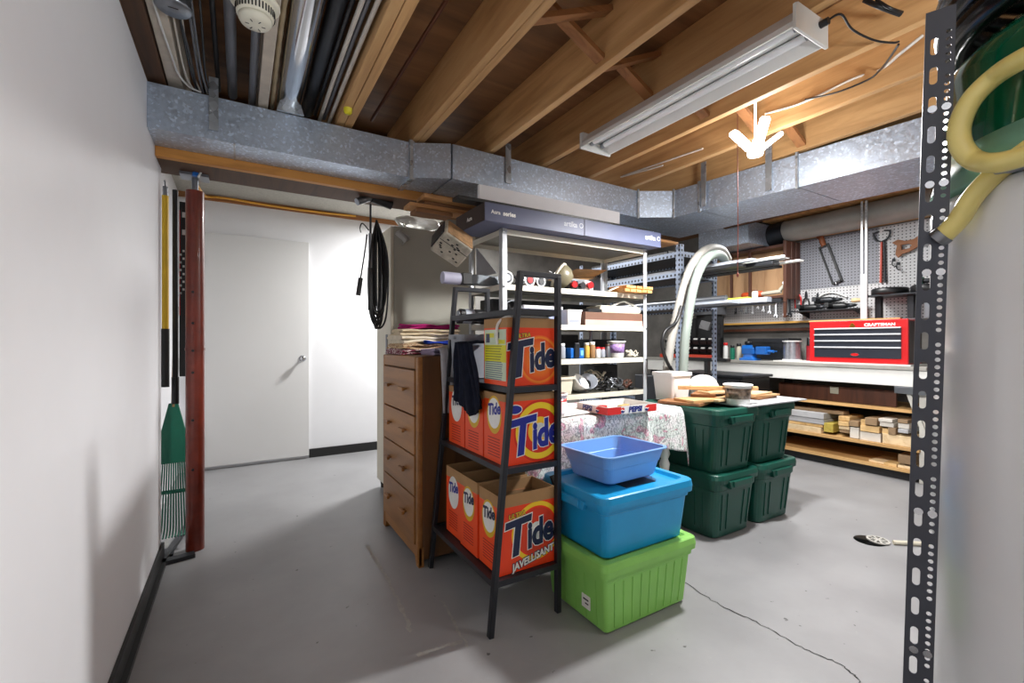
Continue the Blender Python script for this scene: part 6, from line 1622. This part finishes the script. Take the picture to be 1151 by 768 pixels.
# ================================================================ white tank with green upper vessel
TC = Vector((1.1994,.0377,0)); TR = .30
t = thing('water_tank', 'large white cylindrical tank at the edge of the view', 'tank', TC)
M_TANK = plain('white_tank_enamel', (232,233,234), .22, var=.015, coat=.3)
build(MB().lathe([(TR*.97,0),(TR,.01),(TR,1.376),(TR-.004,1.388),(TR-.03,1.391),(0,1.391)], 96, c=TC), 'jacket', M_TANK, t)
t = thing('green_tank', 'glossy dark green pressure tank standing above the white one', 'tank', TC+Vector((0,0,1.392)))
M_GTANK = plain('dark_green_gloss', (8,82,56), .12, coat=.6, var=.03)
M_GLIP = plain('pale_green_skirt', (112,160,140), .25, var=.05)
build(MB().lathe([(TR-.022,1.394),(TR-.016,1.403),(TR-.014,1.43),(TR-.014,1.585),(TR-.020,1.61),(TR-.04,1.632),(TR-.09,1.646),(0,1.65)], 96, c=TC), 'vessel', M_GTANK, t)
build(MB().lathe([(TR-.004,1.393),(TR+.003,1.398),(TR-.004,1.43),(TR-.013,1.465)], 96, c=TC), 'skirt', M_GLIP, t)
c = TC+Vector((0,0,1.651))
t = thing('coiled_pipe', 'coil of black ribbed pipe lying on top of the green tank', 'pipe', c)
mb = MB()
for i, (r, z) in enumerate(((.270,.020),(.274,.060),(.272,.10),(.268,.14),(.258,.18),(.244,.22))):
    mb.tube([c+Vector((r*math.cos(a),r*math.sin(a),z)) for a in [2*PI*j/64 for j in range(64)]], .0215, 10, closed=True)
build(mb, 'coils', plain('black_poly_pipe',(16,17,20),.22), t)
# yellow hose
M_YH = plain('yellow_pvc_hose', (228,212,130), .3, coat=.2)
hp = [P(1250,26,x=.925), P(1190,48,x=.895), P(1150,66,x=.905), P(1118,86,x=.93), P(1092,112,x=.93), P(1079,140,x=.93), P(1080,163,x=.93), P(1095,180,x=.93), P(1120,183,x=.905), P(1150,176,x=.897), P(1190,164,x=.895), P(1250,152,x=.925)]
hp2 = [P(1180,150,x=.945), P(1150,172,x=.945), P(1118,196,x=.945), P(1094,221,x=.945), P(1078,246,x=.945), P(1062,263,x=.945), P(1055,268,x=.945)]
t = thing('yellow_hose', 'thick pale yellow hose looping in front of the green tank', 'hose', hp[5])
build(MB().tube(spline(hp, 8), .0138, 14), 'loop', M_YH, t)
build(MB().tube(spline(hp2, 8), .0138, 14), 'tail', M_YH, t)
build(MB().cyl(hp2[-2], hp2[-2]+(hp2[-1]-hp2[-2]).normalized()*.012, .0152, n=14), 'clamp', M_STEEL, t)
cc = P(1146,186,x=.93)
build(MB().cbox(cc, (.03,.05,.010)), 'bracket', M_GREYPL, t, bevel=.002)

# ================================================================ floor drain
c = P(987,609,z=0)
t = thing('floor_drain', 'round cast drain grate sitting askew over its dark hole in the floor', 'drain', (c.x,c.y,0))
build(MB().lathe([(.0,.0006),(.075,.0008)], 28, c=(c.x-.03,c.y+.03,.0005)), 'hole', M_BLACK, t)
ring = [(.055*math.cos(a),.055*math.sin(a)) for a in [2*PI*i/32 for i in range(32)]]
hl = []
for i in range(8):
    a0 = 2*PI*i/8+.12; a1 = 2*PI*(i+1)/8-.12
    hl.append([(.044*math.cos(a0),.044*math.sin(a0)),(.044*math.cos((a0+a1)/2),.044*math.sin((a0+a1)/2)),(.044*math.cos(a1),.044*math.sin(a1)),(.014*math.cos((a0+a1)/2),.014*math.sin((a0+a1)/2))])
build(MB().plate(ring, hl, .006, 0, Matrix.Translation((c.x,c.y,.006)) @ Matrix.Rotation(.05,4,'X')), 'grate', plain('cast_white_metal',(190,188,182),.5,.3), t)
d0 = P(1004,610,z=.012); d1 = P(1075,614,z=.012)
single(MB().cyl((d0.x,d0.y,.013),(d1.x,d1.y,.013),.012,n=12), 'drain_pipe', M_CREAM, 'pale pipe on the floor leading to the drain grate', 'pipe')
# ================================================================ light
def area(name, loc, size, power, rot=(0,0,0), c=(1,1,1), sy=None):
    L = bpy.data.lights.new(name, 'AREA'); L.energy = power; L.size = size; L.color = c
    if sy: L.shape = 'RECTANGLE'; L.size_y = sy
    o = bpy.data.objects.new(name, L); COL.objects.link(o); o.location = loc; o.rotation_euler = rot; return o
def point(name, loc, r, power, c=(1,1,1)):
    L = bpy.data.lights.new(name, 'POINT'); L.energy = power; L.shadow_soft_size = r; L.color = c
    o = bpy.data.objects.new(name, L); COL.objects.link(o); o.location = loc; return o
def spot(name, loc, r, power, deg, c=(1,1,1)):
    L = bpy.data.lights.new(name, 'SPOT'); L.energy = power; L.shadow_soft_size = r; L.color = c; L.spot_size = math.radians(deg); L.spot_blend = .35
    o = bpy.data.objects.new(name, L); COL.objects.link(o); o.location = loc; return o
point('lamp_glow', LED_POS + Vector((-.02,-.05,-.07)), .08, 10, (1,.985,.97))
spot('lamp_light', LED_POS + Vector((-.02,-.05,-.08)), .08, 150, 166, (1,.985,.97))
area('back_lamp_light', (1.78,4.22,2.36), .3, 58, c=(1,.99,.975))
area('workshop_fill_light', (4.2,2.3,2.3), .5, 34, c=(1,.99,.97))  # unseen fill light added over the workshop
area('entry_fill_light', (2.5,-.3,2.29), .5, 14, c=(1,.99,.975))  # unseen fill light added to brighten the near floor
area('bounce_fill_light', (1.1,-.9,1.2), .5, 62, rot=(PI,0,0), c=(.96,.98,1))  # upward fill added behind the camera to brighten the joists
w = bpy.data.worlds.new('World'); SC.world = w; w.use_nodes = True
w.node_tree.nodes['Background'].inputs[0].default_value = (.93,.96,1,1)
w.node_tree.nodes['Background'].inputs[1].default_value = .17

# ================================================================ camera
cam = bpy.data.cameras.new('camera'); cam.sensor_width = 36; cam.lens = FPX/1151*36; cam.clip_start = .02
co = bpy.data.objects.new('camera', cam); COL.objects.link(co)
co.location = (0,0,EYE); co.rotation_euler = (PI/2,0,-YAW)
SC.camera = co
SC.view_settings.view_transform = 'Standard'; SC.view_settings.look = 'None'
SC.view_settings.exposure = 0.52; SC.view_settings.gamma = 1; SC.view_settings.use_curve_mapping = False
